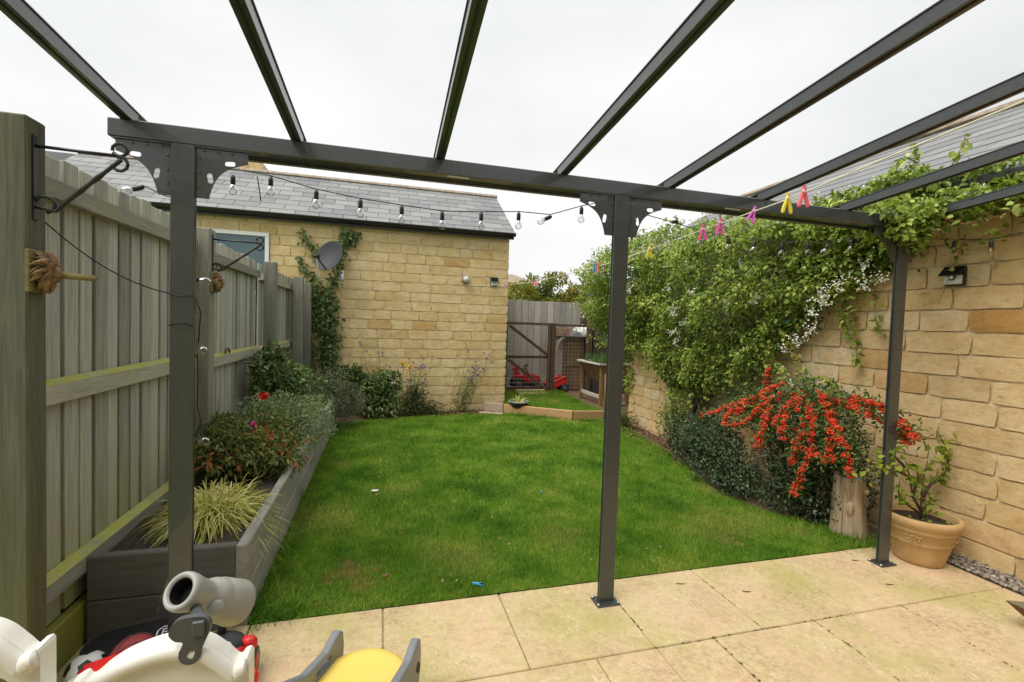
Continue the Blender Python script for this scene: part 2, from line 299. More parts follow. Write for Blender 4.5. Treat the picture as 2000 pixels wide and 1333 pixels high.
# ---------------------------------------------------------------- builders
class MB:
    def __init__(s): s.v = []; s.f = []
    def add(s, vs, fs):
        b = len(s.v); s.v += [tuple(map(float, v)) for v in vs]; s.f += [tuple(i+b for i in f) for f in fs]; return s
    def box(s, lo, hi, ch=0.0, m=None):
        lo = Vector(lo); hi = Vector(hi); c = (lo+hi)/2; h = (hi-lo)/2; return s.cbox(c, h, ch, m)
    def cbox(s, c, h, ch=0.0, m=None):
        c = Vector(c); h = Vector(h); vs = []; fs = []
        if ch <= 0:
            for x in (-1, 1):
                for y in (-1, 1):
                    for z in (-1, 1): vs.append(Vector((x*h.x, y*h.y, z*h.z)))
            fs = [(0, 1, 3, 2), (4, 6, 7, 5), (0, 4, 5, 1), (2, 3, 7, 6), (0, 2, 6, 4), (1, 5, 7, 3)]
        else:
            ch = min(ch, min(h)*.9); idx = {}
            for x in (-1, 1):
                for y in (-1, 1):
                    for z in (-1, 1):
                        for ax in range(3):
                            p = [x*(h.x-ch), y*(h.y-ch), z*(h.z-ch)]; p[ax] = (x, y, z)[ax]*h[ax]
                            idx[(x, y, z, ax)] = len(vs); vs.append(Vector(p))
            for ax in range(3):
                o1, o2 = [a for a in range(3) if a != ax]
                for sg in (-1, 1):
                    q = []
                    for (a, b) in ((-1, -1), (1, -1), (1, 1), (-1, 1)):
                        k = [0, 0, 0]; k[ax] = sg; k[o1] = a; k[o2] = b; q.append(idx[(*k, ax)])
                    fs.append(tuple(q if (sg > 0) == (ax != 1) else q[::-1]))
            for ax in range(3):
                o1, o2 = [a for a in range(3) if a != ax]
                for a in (-1, 1):
                    for b in (-1, 1):
                        k1 = [0, 0, 0]; k2 = [0, 0, 0]; k1[ax] = -1; k2[ax] = 1; k1[o1] = k2[o1] = a; k1[o2] = k2[o2] = b
                        fs.append((idx[(*k1, o1)], idx[(*k2, o1)], idx[(*k2, o2)], idx[(*k1, o2)]))
            for x in (-1, 1):
                for y in (-1, 1):
                    for z in (-1, 1): fs.append(tuple(idx[(x, y, z, a)] for a in range(3)))
        if m is not None: vs = [m @ v for v in vs]
        return s.add([v+c for v in vs], fs)
    def tube(s, pts, rad, n=8, cap=True):
        pts = [Vector(p) for p in pts]; k = len(pts)
        rad = [rad]*k if isinstance(rad, (int, float)) else list(rad)
        vs = []; fs = []; up = None
        for i, p in enumerate(pts):
            d = (pts[min(i+1, k-1)]-pts[max(i-1, 0)])
            d = d.normalized() if d.length > 1e-9 else Vector((0, 0, 1))
            if up is None: up = Vector((0, 0, 1)) if abs(d.z) < .9 else Vector((1, 0, 0))
            a = d.cross(up); a = a.normalized() if a.length > 1e-6 else Vector((1, 0, 0)); b = a.cross(d).normalized(); up = b
            for j in range(n):
                t = 2*math.pi*j/n; vs.append(p+(a*math.cos(t)+b*math.sin(t))*rad[i])
        for i in range(k-1):
            for j in range(n): fs.append((i*n+j, i*n+(j+1) % n, (i+1)*n+(j+1) % n, (i+1)*n+j))
        if cap: fs.append(tuple(range(n))[::-1]); fs.append(tuple((k-1)*n+j for j in range(n)))
        return s.add(vs, fs)
    def lathe(s, prof, n=24, m=None, noise=None, caps=True):
        vs = []; fs = []; k = len(prof)
        for (r, z) in prof:
            for j in range(n):
                t = 2*math.pi*j/n; rr = r*(1+(noise(t, z) if noise else 0)); v = Vector((rr*math.cos(t), rr*math.sin(t), z)); vs.append(m @ v if m is not None else v)
        for i in range(k-1):
            for j in range(n): fs.append((i*n+j, i*n+(j+1) % n, (i+1)*n+(j+1) % n, (i+1)*n+j))
        if caps: fs.append(tuple(range(n))[::-1]); fs.append(tuple((k-1)*n+j for j in range(n)))
        return s.add(vs, fs)
    def prism(s, poly, t0, t1, m):
        """polygon in local xy swept from z=t0 to t1, then moved by m"""
        k = len(poly); vs = [m @ Vector((x, y, t0)) for x, y in poly]+[m @ Vector((x, y, t1)) for x, y in poly]
        fs = [tuple(range(k))[::-1], tuple(range(k, 2*k))]+[(i, (i+1) % k, (i+1) % k+k, i+k) for i in range(k)]
        return s.add(vs, fs)
    def sphere(s, c, r, n=16, m=8, sq=(1, 1, 1), rot=None):
        vs = []; fs = []; c = Vector(c)
        for i in range(m+1):
            ph = math.pi*i/m
            for j in range(n):
                t = 2*math.pi*j/n; v = Vector((math.sin(ph)*math.cos(t)*sq[0], math.sin(ph)*math.sin(t)*sq[1], math.cos(ph)*sq[2]))*r
                vs.append(c+(rot @ v if rot else v))
        for i in range(m):
            for j in range(n): fs.append((i*n+j, (i+1)*n+j, (i+1)*n+(j+1) % n, i*n+(j+1) % n))
        return s.add(vs, fs)
    def build(s, name, m, parent=None, smooth=False, origin=None, bevel=0):
        po = Vector(WL.get(parent, (0, 0, 0))) if parent is not None else Vector((0, 0, 0))
        og = Vector(origin) if origin is not None else po
        me = bpy.data.meshes.new(name); me.from_pydata([Vector(v)-og for v in s.v], [], s.f); me.update()
        if smooth: me.polygons.foreach_set('use_smooth', [True]*len(me.polygons))
        me.materials.append(mat[m]); o = bpy.data.objects.new(name, me); COL.objects.link(o)
        o.location = og-po
        if parent is not None: o.parent = parent
        WL[o] = tuple(og)
        if bevel:
            b = o.modifiers.new('bevel', 'BEVEL'); b.width = bevel; b.segments = 3; b.limit_method = 'ANGLE'; b.angle_limit = R(40); b.harden_normals = False
        return o
WL = {}
def thing(name, label, cat, loc, group=None, kind=None):
    o = bpy.data.objects.new(name, None); COL.objects.link(o); o.location = loc; WL[o] = tuple(loc); o.empty_display_size = .1
    o['label'] = label; o['category'] = cat
    if group: o['group'] = group
    return o
def tag(o, label, cat, group=None, kind=None):
    o['label'] = label
    if cat: o['category'] = cat
    if group: o['group'] = group
    if kind: o['kind'] = kind
    return o
def struct(o): o['kind'] = 'structure'; return o
def clone(o, parent, loc, rot=None, scale=None):
    c = o.copy(); COL.objects.link(c); c.parent = parent; c.location = Vector(loc)-Vector(WL.get(parent, (0, 0, 0))); WL[c] = tuple(loc)
    if rot is not None: c.rotation_euler = rot
    if scale is not None: c.scale = scale
    return c
def npmesh(name, V, F, m, parent=None, tint=None, smooth=False, kind=None):
    """V (n,3), F (k,q) numpy -> object; tint is one value per face"""
    po = np.array(WL.get(parent, (0, 0, 0))) if parent is not None else np.zeros(3)
    me = bpy.data.meshes.new(name); k, q = F.shape
    me.vertices.add(len(V)); me.vertices.foreach_set('co', (V-po).astype(np.float32).ravel())
    me.loops.add(k*q); me.loops.foreach_set('vertex_index', F.astype(np.int32).ravel())
    me.polygons.add(k); me.polygons.foreach_set('loop_start', (np.arange(k)*q).astype(np.int32))
    if smooth: me.polygons.foreach_set('use_smooth', np.ones(k, bool))
    me.update(calc_edges=True)
    if tint is not None:
        a = me.attributes.new('tint', 'FLOAT', 'FACE'); a.data.foreach_set('value', np.clip(tint, 0, 1).astype(np.float32))
    me.materials.append(mat[m]); o = bpy.data.objects.new(name, me); COL.objects.link(o)
    if parent is not None: o.parent = parent
    WL[o] = tuple(po)
    if kind: o['kind'] = kind
    return o
def nrm(a): return a/np.maximum(np.linalg.norm(a, axis=1, keepdims=True), 1e-9)
def leaf_arrays(P, T, N, Ln, Wd, fold=.12):
    n = len(P); T = nrm(T); N = N-(N*T).sum(1, keepdims=True)*T; N = nrm(N); S = np.cross(T, N)
    Ln = np.broadcast_to(np.asarray(Ln, float).reshape(-1, 1), (n, 1)); Wd = np.broadcast_to(np.asarray(Wd, float).reshape(-1, 1), (n, 1))
    V = np.stack([P, P+T*Ln*.3+S*Wd*.5+N*fold*Ln, P+T*Ln*.7+S*Wd*.34+N*fold*.6*Ln, P+T*Ln-N*.1*Ln, P+T*Ln*.7-S*Wd*.34+N*fold*.6*Ln, P+T*Ln*.3-S*Wd*.5+N*fold*Ln], 1).reshape(-1, 3)
    b = np.arange(n)[:, None]*6; F = np.concatenate([b+np.array([[0, 1, 2, 3]]), b+np.array([[0, 3, 4, 5]])], 1).reshape(-1, 4)
    return V, F
def leaves(name, P, T, N, Ln, Wd, m, parent, tint, fold=.12):
    V, F = leaf_arrays(P, T, N, Ln, Wd, fold); return npmesh(name, V, F, m, parent, np.repeat(tint, 2), kind='stuff')
def wob(P, k, s=0.0):
    x, y, z = P[:, 0]*k+s, P[:, 1]*k+s*1.7, P[:, 2]*k+s*.6
    return (np.sin(x*1.3+np.sin(y*1.7+z))+np.sin(y*2.1+np.sin(z*1.3+x*1.9))+np.sin(z*2.4+np.sin(x*2.3+y*.7))+.6*np.sin(x*4.1+y*3.3+z*3.7))/3.6
def blob_points(blobs, n, shell=.45, lump=.28, k=6.0):
    """points through the outer volume of lumpy ellipsoids (cx,cy,cz,rx,ry,rz)"""
    B = np.array(blobs, float); w = (B[:, 3]*B[:, 4]*B[:, 5])**(2/3); w = w/w.sum(); i = rng.choice(len(B), n, p=w); b = B[i]
    D = nrm(rng.normal(size=(n, 3))); C0 = b[:, :3]; rad = 1-shell*rng.random(n)**1.4
    q = C0+D*b[:, 3:]; rad = rad*(1+lump*wob(q, k)); return C0+D*b[:, 3:]*rad[:, None], nrm(D/b[:, 3:]), rad
def bush(name, label, cat, base, blobs, n, m, Ln, asp, group=None, droop=.2, lump=.28, k=6.0, twigs=14, stem='stem brown', shell=.5, zmin=None, tintbias=0, rnd=.8, twr=.005):
    t = thing(name, label, cat, base, group)
    P, N, rad = blob_points(blobs, n, shell, lump, k)
    if zmin is not None: P[:, 2] = np.maximum(P[:, 2], zmin+.02*rng.random(len(P)))
    T = nrm(N*.7+rng.normal(size=P.shape)*rnd*.7+np.array([0, 0, -droop]))
    Nn = nrm(N*.5+np.array([0, 0, .8])+rng.normal(size=P.shape)*.45)
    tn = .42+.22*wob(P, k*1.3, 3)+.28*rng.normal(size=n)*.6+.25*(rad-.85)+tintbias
    leaves('foliage', P, T, Nn, Ln*(.65+.7*rng.random(n)), Ln*asp*(.7+.6*rng.random(n)), m, t, tn)
    if twigs:
        mb = MB(); bz = Vector(base); B = np.array(blobs)
        for j in range(twigs):
            b = B[rng.integers(len(B))]; d = nrm(rng.normal(size=(1, 3)))[0]; d[2] = abs(d[2])*.8
            e = Vector(b[:3]+d*b[3:6]*.9); md = bz.lerp(e, .5)+Vector(rng.normal(size=3)*.02)
            mb.tube([bz+Vector((rng.normal()*.02, rng.normal()*.02, 0)), md, e], [twr, twr*.7, twr*.3], 5)
        mb.build('branch', stem, t, True)
    return t
def strips(name, P0, D, U, length, width, m, parent, tint, seg=4, sag=.5):
    """curved grass blades: root P0, start direction D, sagging"""
    n = len(P0); S = nrm(np.cross(D, np.array([0, 0, 1.])+rng.normal(size=(n, 3))*.3)); V = []
    for s in range(seg+1):
        t = s/seg; c = P0+D*(length*t)[:, None]+np.array([0, 0, -1.])*(sag*length*t*t)[:, None]
        w = (width*(1-t**2*.92))[:, None]*.5; V += [c-S*w, c+S*w]
    V = np.stack(V, 1); b = np.arange(n)[:, None, None]*(2*(seg+1)); q = np.array([[2*s, 2*s+1, 2*s+3, 2*s+2] for s in range(seg)])[None]
    return npmesh(name, V.reshape(-1, 3), (b+q).reshape(-1, 4), m, parent, np.repeat(tint, seg), kind='stuff')
ICO_V = None
def ico():
    global ICO_V, ICO_F
    if ICO_V is None:
        bm = bmesh.new(); bmesh.ops.create_icosphere(bm, subdivisions=1, radius=1)
        ICO_V = np.array([v.co[:] for v in bm.verts]); ICO_F = np.array([[v.index for v in f.verts] for f in bm.faces]); bm.free()
    return ICO_V, ICO_F
def balls(name, C, Rr, m, parent, tint=None, sq=None, smooth=True, rough=0):
    V, F = ico(); n = len(C); Rr = np.asarray(Rr, float).reshape(-1, 1, 1)*np.ones((n, 1, 1))
    X = V[None]*Rr*(sq[:, None, :] if sq is not None else 1)
    if rough: X = X*(1+rough*(rng.random((n, len(V), 1))-.5))
    X = X+C[:, None]; FF = F[None]+np.arange(n)[:, None, None]*len(V)
    return npmesh(name, X.reshape(-1, 3), FF.reshape(-1, 3), m, parent, None if tint is None else np.repeat(tint, len(F)), smooth, 'stuff')
def plate(name, outer, holes, thick, m, mw, parent, bevel=0):
    """flat plate with holes: outlines in local xy, extruded along local z, placed by mw"""
    bm = bmesh.new()
    for lp in [outer]+holes:
        vs = [bm.verts.new((x, y, 0)) for x, y in lp]
        for i in range(len(vs)): bm.edges.new((vs[i], vs[(i+1) % len(vs)]))
    bmesh.ops.triangle_fill(bm, use_beauty=True, use_dissolve=False, edges=bm.edges[:], normal=(0, 0, 1))
    r = bmesh.ops.extrude_face_region(bm, geom=bm.faces[:]); vv = [g for g in r['geom'] if isinstance(g, bmesh.types.BMVert)]
    bmesh.ops.translate(bm, verts=vv, vec=(0, 0, thick)); bmesh.ops.recalc_face_normals(bm, faces=bm.faces[:])
    po = Vector(WL.get(parent, (0, 0, 0))) if parent is not None else Vector()
    bm.transform(Matrix.Translation(-po) @ mw); me = bpy.data.meshes.new(name); bm.to_mesh(me); bm.free()
    me.materials.append(mat[m]); o = bpy.data.objects.new(name, me); COL.objects.link(o); WL[o] = tuple(po)
    if parent is not None: o.parent = parent
    if bevel:
        b = o.modifiers.new('bevel', 'BEVEL'); b.width = bevel; b.segments = 3; b.limit_method = 'ANGLE'; b.angle_limit = R(50)
    return o
def slot(cx, cy, l, w, ang, n=6):
    out = []
    for s in (1, -1):
        for i in range(n+1):
            t = -math.pi/2+math.pi*i/n if s > 0 else math.pi/2+math.pi*i/n
            out.append((s*(l-w)/2+w/2*math.cos(t), w/2*math.sin(t)))
    c, s_ = math.cos(ang), math.sin(ang); return [(cx+x*c-y*s_, cy+x*s_+y*c) for x, y in out]
def XZ(o): return Matrix(((1, 0, 0, o[0]), (0, 0, -1, o[1]), (0, 1, 0, o[2]), (0, 0, 0, 1)))   # local xy -> world XZ, local z -> -Y
def arc(cx, cy, r, a0, a1, n=10): return [(cx+r*math.cos(R(a0+(a1-a0)*i/n)), cy+r*math.sin(R(a0+(a1-a0)*i/n))) for i in range(n+1)]
def rocky(name, w, h, place, m, parent, rough=.010, origin=None, out=.02):
    """one rock-faced stone, w by h, its edges set back into the joint; place(a,b,c) -> world (c outwards)"""
    na = max(4, min(7, int(w/.07)+2)); nb = 3
    A = [w*i/na for i in range(na+1)]; B = [h*i/nb for i in range(nb+1)]; ka = na+1; vs = []; tl = random.uniform(-.003, .003); ph = random.uniform(0, 9)
    for j, b in enumerate(B):
        for i, a in enumerate(A):
            ba = i in (0, na); bb = j in (0, nb); j1 = random.uniform(-.0035, .0035); j2 = random.uniform(-.003, .003)
            c = random.uniform(0, rough)+tl*(a/w-.5)*2
            if ba and bb: c -= .002; j1 = (.006 if i == 0 else -.006)+j1*.5; j2 = (.005 if j == 0 else -.005)+j2*.5
            elif ba or bb: c -= .001
            vs.append((a+j1, b+j2, c))
    fs = [(j*ka+i, j*ka+i+1, (j+1)*ka+i+1, (j+1)*ka+i) for j in range(nb) for i in range(na)]
    ring = [i for i in range(na)]+[na+j*ka for j in range(nb)]+[nb*ka+i for i in range(na, 0, -1)]+[j*ka for j in range(nb, 0, -1)]
    o0 = len(vs); nr = len(ring)
    for q in ring: vs.append(vs[q])
    for q in ring: vs.append((vs[q][0], vs[q][1], -.03))
    fs += [(o0+k, o0+nr+k, o0+nr+(k+1) % nr, o0+(k+1) % nr) for k in range(nr)]
    mb = MB(); mb.add([place(*v) for v in vs], fs); return mb.build(name, m, parent, True, origin=place(w/2, h/2, 0))
def courses(parent, m, a0, a1, b0, b1, ch, joint, place, lens, skip=None, opening=None, rough=.007):
    """a wall of coursed stones, each its own piece"""
    b = b0; row = 0; n = 0; rest = []
    while b < b1-.03:
        h = min(ch, b1-b); a = a0-random.uniform(0, .2)
        while a < a1-.02:
            l = random.uniform(*lens)
            if random.random() < .12: l *= .6
            s = max(a, a0); e = min(a+l, a1)
            if a1-e < .1: e = a1
            if opening and b+h > opening[2]+.04 and b < opening[3]-.04 and s < opening[1] and e > opening[0]:
                if e > opening[1]+.03: s = opening[1]
                elif s < opening[0]-.03: e = opening[0]
                else: a = e; continue
            if e-s > .03 and not (skip and skip(s, e, b, b+h)):
                hh = h-joint+random.uniform(-.003, .003)
                rocky('stone', e-s-joint, hh, (lambda A, B, C, s=s, b=b: place(s+joint/2+A, b+joint/2+B, C)), m, parent, rough); n += 1
            a = e if e > a+.01 else a+l
        b += ch; row += 1
    return n

# ================================================================ ground, patio, lawn
g = MB(); g.add([(-120, -60, -.06), (120, -60, -.06), (120, 160, -.06), (-120, 160, -.06)], [(0, 1, 2, 3)])
struct(g.build('ground', 'turf'))
X0, Y0, SD = .0416, 2.4057, .5715
patio = bpy.data.objects.new('patio', None); COL.objects.link(patio); patio['kind'] = 'structure'; WL[patio] = (0, 0, 0)
b = MB(); b.box((-1.3, -2.2, -.06), (3.6, Y0-.006, -.007)); b.build('bedding', 'joint sand', patio)
def slab(x0, x1, y0, y1, dz=0.0):
    j = .003; b = MB(); c = ((x0+x1)/2, (y0+y1)/2, -.02+dz); b.cbox((0, 0, 0), ((x1-x0)/2-j, (y1-y0)/2-j, .02), .004)
    o = b.build('slab', 'slab', patio, origin=(0, 0, 0)); o.location = c; o.rotation_euler = (random.uniform(-.004, .004), random.uniform(-.004, .004), 0); WL[o] = c
rows = [(Y0-SD, Y0, [-1.3, -1.158, -.558, X0, X0+.6, X0+1.2, X0+1.8, X0+2.4, X0+3.0, 3.6]),
        (Y0-SD-.6, Y0-SD, [-1.3, -.856, -.256, .344, .944, 1.245, 1.555, 2.15, 2.747, 3.35, 3.6]),
        (Y0-SD-1.2, Y0-SD-.6, [-1.3, -.6, 0, .6, 1.2, 1.8, 2.4, 3.0, 3.6]),
        (Y0-SD-1.8, Y0-SD-1.2, [-1.3, -.9, -.3, .3, .9, 1.5, 2.1, 2.7, 3.3, 3.6]),
        (-2.2, Y0-SD-1.8, [-1.3, -.6, 0, .6, 1.2, 1.8, 2.4, 3.0, 3.6])]
for ri, (ya, yb, xs) in enumerate(rows):
    for i in range(len(xs)-1):
        slab(xs[i], xs[i+1], ya, yb, random.uniform(-.002, .001) if ri else 0)
# lawn sheet: its right edge follows the border
LAWN = [(-.60, Y0), (3.5, Y0), (3.35, 2.62), (3.02, 3.1), (2.95, 3.6), (3.15, 4.2), (3.3, 4.8), (3.38, 5.4), (3.42, 6.1), (3.4, 6.6), (2.86, 6.66), (1.93, 7.32), (1.5, 7.34), (.6, 7.16), (-.2, 7.0), (-.56, 6.8)]
lw = MB(); lw.add([(x, y, 0.0) for x, y in LAWN], [tuple(range(len(LAWN)))]); struct(lw.build('lawn', 'turf'))
sb = MB(); sb.add([(-2.5, Y0+.004, -.012), (3.75, Y0+.004, -.012), (3.75, 7.62, -.012), (-2.5, 7.62, -.012)], [(0, 1, 2, 3)]); struct(sb.build('border_soil', 'bark chip'))
def inpoly(x, y, poly):
    r = np.zeros(len(x), bool); n = len(poly)
    for i in range(n):
        x1, y1 = poly[i]; x2, y2 = poly[(i+1) % n]
        c = ((y1 > y) != (y2 > y)) & (x < (x2-x1)*(y-y1)/((y2-y1) if y2 != y1 else 1e-9)+x1); r ^= c
    return r
def turf_blades(name, poly, z, dens, hgt, wid, label):
    xs = [p[0] for p in poly]; ys = [p[1] for p in poly]; Pt = []; Hh = []; Ww = []
    for (ya, yb, d, hs, ws) in dens:
        n = int((max(xs)-min(xs))*(yb-ya)*d); x = rng.uniform(min(xs), max(xs), n); y = rng.uniform(ya, yb, n); k = inpoly(x, y, poly)
        x, y = x[k], y[k]; Pt.append(np.stack([x, y, np.full(len(x), z)], 1)); Hh.append(hgt*hs*(.5+rng.random(len(x)))); Ww.append(np.full(len(x), wid*ws))
    P = np.concatenate(Pt); H = np.concatenate(Hh); Wd = np.concatenate(Ww); n = len(P)
    H *= 1+.35*wob(P, 3.1); a = rng.uniform(0, 2*np.pi, n); S = np.stack([np.cos(a), np.sin(a), 0*a], 1)
    ln = rng.normal(size=(n, 2))*.55; tip = P+np.stack([ln[:, 0]*H, ln[:, 1]*H, H], 1)
    V = np.stack([P-S*Wd[:, None]/2, P+S*Wd[:, None]/2, tip], 1).reshape(-1, 3); F = np.arange(3*n).reshape(-1, 3)
    tn = .5+.26*rng.normal(size=n)+.15*wob(P, 5, 2); return tag(npmesh(name, V, F, 'grass blade', None, tn, kind='stuff'), label, 'grass', kind='stuff')
turf_blades('lawn_grass', LAWN, 0, [(Y0-.01, 3.3, 52000, .9, .85), (3.3, 4.4, 30000, .95, 1.15), (4.4, 5.8, 19000, 1, 1.5), (5.8, 7.4, 13000, 1.05, 1.9)], .023, .0040, 'short green lawn grass with worn yellow patches')
# longer tufts along the lawn's edges
def tufts(name, pts, n, spread, h, label):
    P = np.array(pts)[rng.integers(len(pts), size=n)]+np.stack([rng.normal(size=n)*spread, rng.normal(size=n)*spread, np.zeros(n)], 1)
    D = nrm(np.stack([rng.normal(size=n)*.5, rng.normal(size=n)*.5, np.ones(n)], 1)); l = h*(.5+.9*rng.random(n))
    return tag(strips(name, P, D, None, l, np.full(n, .004), 'grass blade', None, .45+.2*rng.normal(size=n), 3, .35), label, 'grass', kind='stuff')
ln = lambda a, b, n: [tuple(np.array(a)+(np.array(b)-np.array(a))*i/(n-1)) for i in range(n)]
tufts('edge_grass', ln((-.545, 2.45, 0), (-.54, 4.0, 0), 30), 900, .028, .10, 'long unmown grass along the foot of the grey planter')
tufts('corner_grass', [(-.5, 2.46, 0), (-.42, 2.5, 0), (-.5, 2.6, 0)], 500, .05, .09, 'ragged grass at the planter corner by the paving')
tufts('sleeper_grass', ln((1.95, 7.15, 0), (3.3, 6.5, 0), 24), 1400, .045, .11, 'long grass against the low timber edging')
tufts('stump_grass', [(3.2, 2.5, 0), (3.1, 2.6, 0), (3.35, 2.46, 0), (3.0, 2.75, 0)], 700, .07, .09, 'long grass at the foot of the tree stump')
# moss in the paving joints
def joint_moss(segs, n):
    C = []
    for k in range(n):
        (x0, y0), (x1, y1) = segs[rng.integers(len(segs))]; t = rng.random()
        if math.sin(t*19+x0*7)+math.sin(t*47+y0*5) < .1: continue
        C.append((x0+(x1-x0)*t+rng.normal()*.0035, y0+(y1-y0)*t+rng.normal()*.0035, -.002))
    C = np.array(C); m_ = len(C); o = balls('joint_moss', C, .0015+.003*rng.random(m_)**2, 'joint moss', None, None, np.stack([np.ones(m_)*1.4, np.ones(m_)*1.4, .7+.3*rng.random(m_)], 1)); return tag(o, 'green moss and grit in the paving joints', 'moss', kind='stuff')
yj = Y0-SD
joint_moss([((1.24, yj), (1.86, yj)), ((1.2416, yj), (1.2416, Y0)), ((1.555, 1.25), (1.555, yj)), ((1.86, yj), (2.45, yj)), ((X0+1.8, yj), (X0+1.8, Y0)), ((2.747, 1.3), (2.747, yj)), ((-.558, yj), (-.558, Y0)), ((2.15, 1.25), (2.15, yj)), ((3.04, yj), (3.04, Y0))], 1100)
n = 110; P = np.stack([rng.uniform(-.45, 3.0, n), Y0+.05+rng.random(n)**1.4*4.4, .022+.012*rng.random(n)], 1)
tag(leaves('fallen_leaves', P, nrm(rng.normal(size=P.shape)*np.array([1, 1, .3])), np.array([0, 0, 1.])+rng.normal(size=P.shape)*.5, .016+.014*rng.random(n), .010+.008*rng.random(n), 'dry leaf', None, .4+.6*rng.random(n)), 'tiny scattered fallen leaves on the lawn', 'leaf litter', kind='stuff')
# gravel beside the paving
gs = MB(); gs.box((3.56, -2.2, -.05), (3.70, 2.36, .004)); struct(gs.build('gravel_bed', 'soil'))
n = 1500; C = np.stack([rng.uniform(3.575, 3.675, n), rng.uniform(1.2, 2.36, n), np.zeros(n)], 1); C[:, 2] = .008+.04*(C[:, 0]-3.57)/.1*rng.random(n)
tag(balls('gravel', C, .006+.007*rng.random(n), 'pebble', None, rng.random(n), np.stack([1+.5*rng.random(n), 1+.5*rng.random(n), .6+.3*rng.random(n)], 1), False, .5), 'grey brown gravel strip between paving and stone wall', 'gravel', kind='stuff')
n = 260; C = np.stack([rng.uniform(3.3, 3.62, n), rng.uniform(4.3, 6.3, n), np.full(n, .0)], 1)
n = 1600; P = np.stack([rng.uniform(3.15, 3.66, n), rng.uniform(3.9, 6.4, n), rng.uniform(0, .02, n)], 1)
P2 = np.stack([rng.uniform(.5, 1.9, n), rng.uniform(7.26, 7.58, n), rng.uniform(0, .02, n)], 1); P = np.concatenate([P, P2])
tag(leaves('leaf_litter', P, nrm(rng.normal(size=P.shape)*np.array([1, 1, .25])), np.array([0, 0, 1.])+rng.normal(size=P.shape)*.4, .03*(.5+rng.random(len(P))), .018, 'dry leaf', None, rng.random(len(P))), 'brown fallen leaves and bark on the border soil', 'leaf litter', kind='stuff')

# ================================================================ pergola
PY = 2.195
perg = thing('pergola', 'dark grey metal pergola with clear roof panes over the patio', 'pergola', (1.2, PY, 0))
ZB, ZT = 2.127, 2.197
def post_profile(x0, x1, y0, y1):
    c = .003; s = .004; ym = (y0+y1)/2
    return [(x0+c, y0), (x1-c, y0), (x1, y0+c), (x1, ym-s), (x1-.007, ym-s), (x1-.007, ym+s), (x1, ym+s), (x1, y1-c), (x1-c, y1), (x0+c, y1), (x0, y1-c), (x0, ym+s), (x0+.007, ym+s), (x0+.007, ym-s), (x0, ym-s), (x0, y0+c)]
for xr in (-.734, 1.218, 3.165):
    x0, x1, y0, y1 = xr-.085, xr, PY, PY+.027
    b = MB(); b.prism(post_profile(x0, x1, y0, y1), .008, ZB-.001, Matrix()); p = b.build('post', 'metal', perg)
    b = MB(); b.box((x0-.022, y0-.034, 0.001), (x1+.022, y1+.034, .009), .003); bp = b.build('base_plate', 'metal', p)
    b = MB()
    for sx in (x0-.014, x1+.014):
        for sy in (y0-.022, y1+.022): b.lathe([(.008, .009), (.008, .015), (.004, .019)], 8, Matrix.Translation((sx, sy, 0)))
    b.build('bolts', 'steel', p, True)['kind'] = 'stuff'
    for sg in (-1, 1):
        W_, H_ = .188, .205
        cv = [(.188-.045, -.045)]; cv = [(.188+(.045-.188)*t-.030*math.sin(math.pi*t)*.9, -.05+(-.205+.05)*t+.030*math.sin(math.pi*t)*.9) for t in [i/12 for i in range(13)]]
        outl = [(0, 0), (.188, 0)]+cv+[(0, -.205)]
        ol = [(sg*x, z) for x, z in outl]; ol = ol if sg > 0 else ol[::-1]
        hs = [[(sg*x, z) for x, z in slot(.122, -.056, .040, .020, R(4))], [(sg*x, z) for x, z in slot(.050, -.122, .044, .020, R(100))]]
        gx = x1+.001 if sg > 0 else x0-.001
        gp = plate('gusset', ol, hs, .005, 'metal', XZ((gx, PY+.016, ZB-.001)), p)
        b = MB(); b.box((min(gx, gx+sg*.188), PY+.002, ZB-.005), (max(gx, gx+sg*.188), PY+.0105, ZB-.001))
        b.build('flange', 'metal', p); b = MB()
        for i in range(3): b.sphere((gx+sg*(.03+.05*i), PY+.010, ZB-.016), .0045, 8, 6)
        for i in range(3): b.sphere((gx+sg*.012, PY+.010, ZB-.05-.055*i), .0045, 8, 6)
        b.build('screws', 'metal', p, True)['kind'] = 'stuff'
XE = 3.36
b = MB(); b.box((-1.031, PY, ZB), (XE, PY+.055, ZT), .004); bm_ = b.build('beam', 'metal', perg)
b = MB(); b.box((-1.018, PY+.057, ZB+.006), (XE-.012, PY+.128, ZT-.012), .004); b.box((-1.012, PY+.105, ZB-.008), (XE-.02, PY+.124, ZB+.004), .004); b.build('gutter', 'metal', perg)
for x_ in (.335, 2.06): b = MB(); b.box((x_, PY-.003, ZB+.004), (x_+.04, PY-.0004, ZT-.012)); b.build('joint_cover', 'metal', bm_)
for x_ in (.28, 1.80): b = MB(); b.box((x_, PY+.008, ZB-.004), (x_+.10, PY+.016, ZB-.0005)); b.build('seal_strip', 'upvc', bm_)
RS, RX = .085, .019
def raf(y, dz=0): return ZT+.001+RS*(PY-y)+dz
rx = [-.97+.6075*i for i in range(8)]
YE = -.55
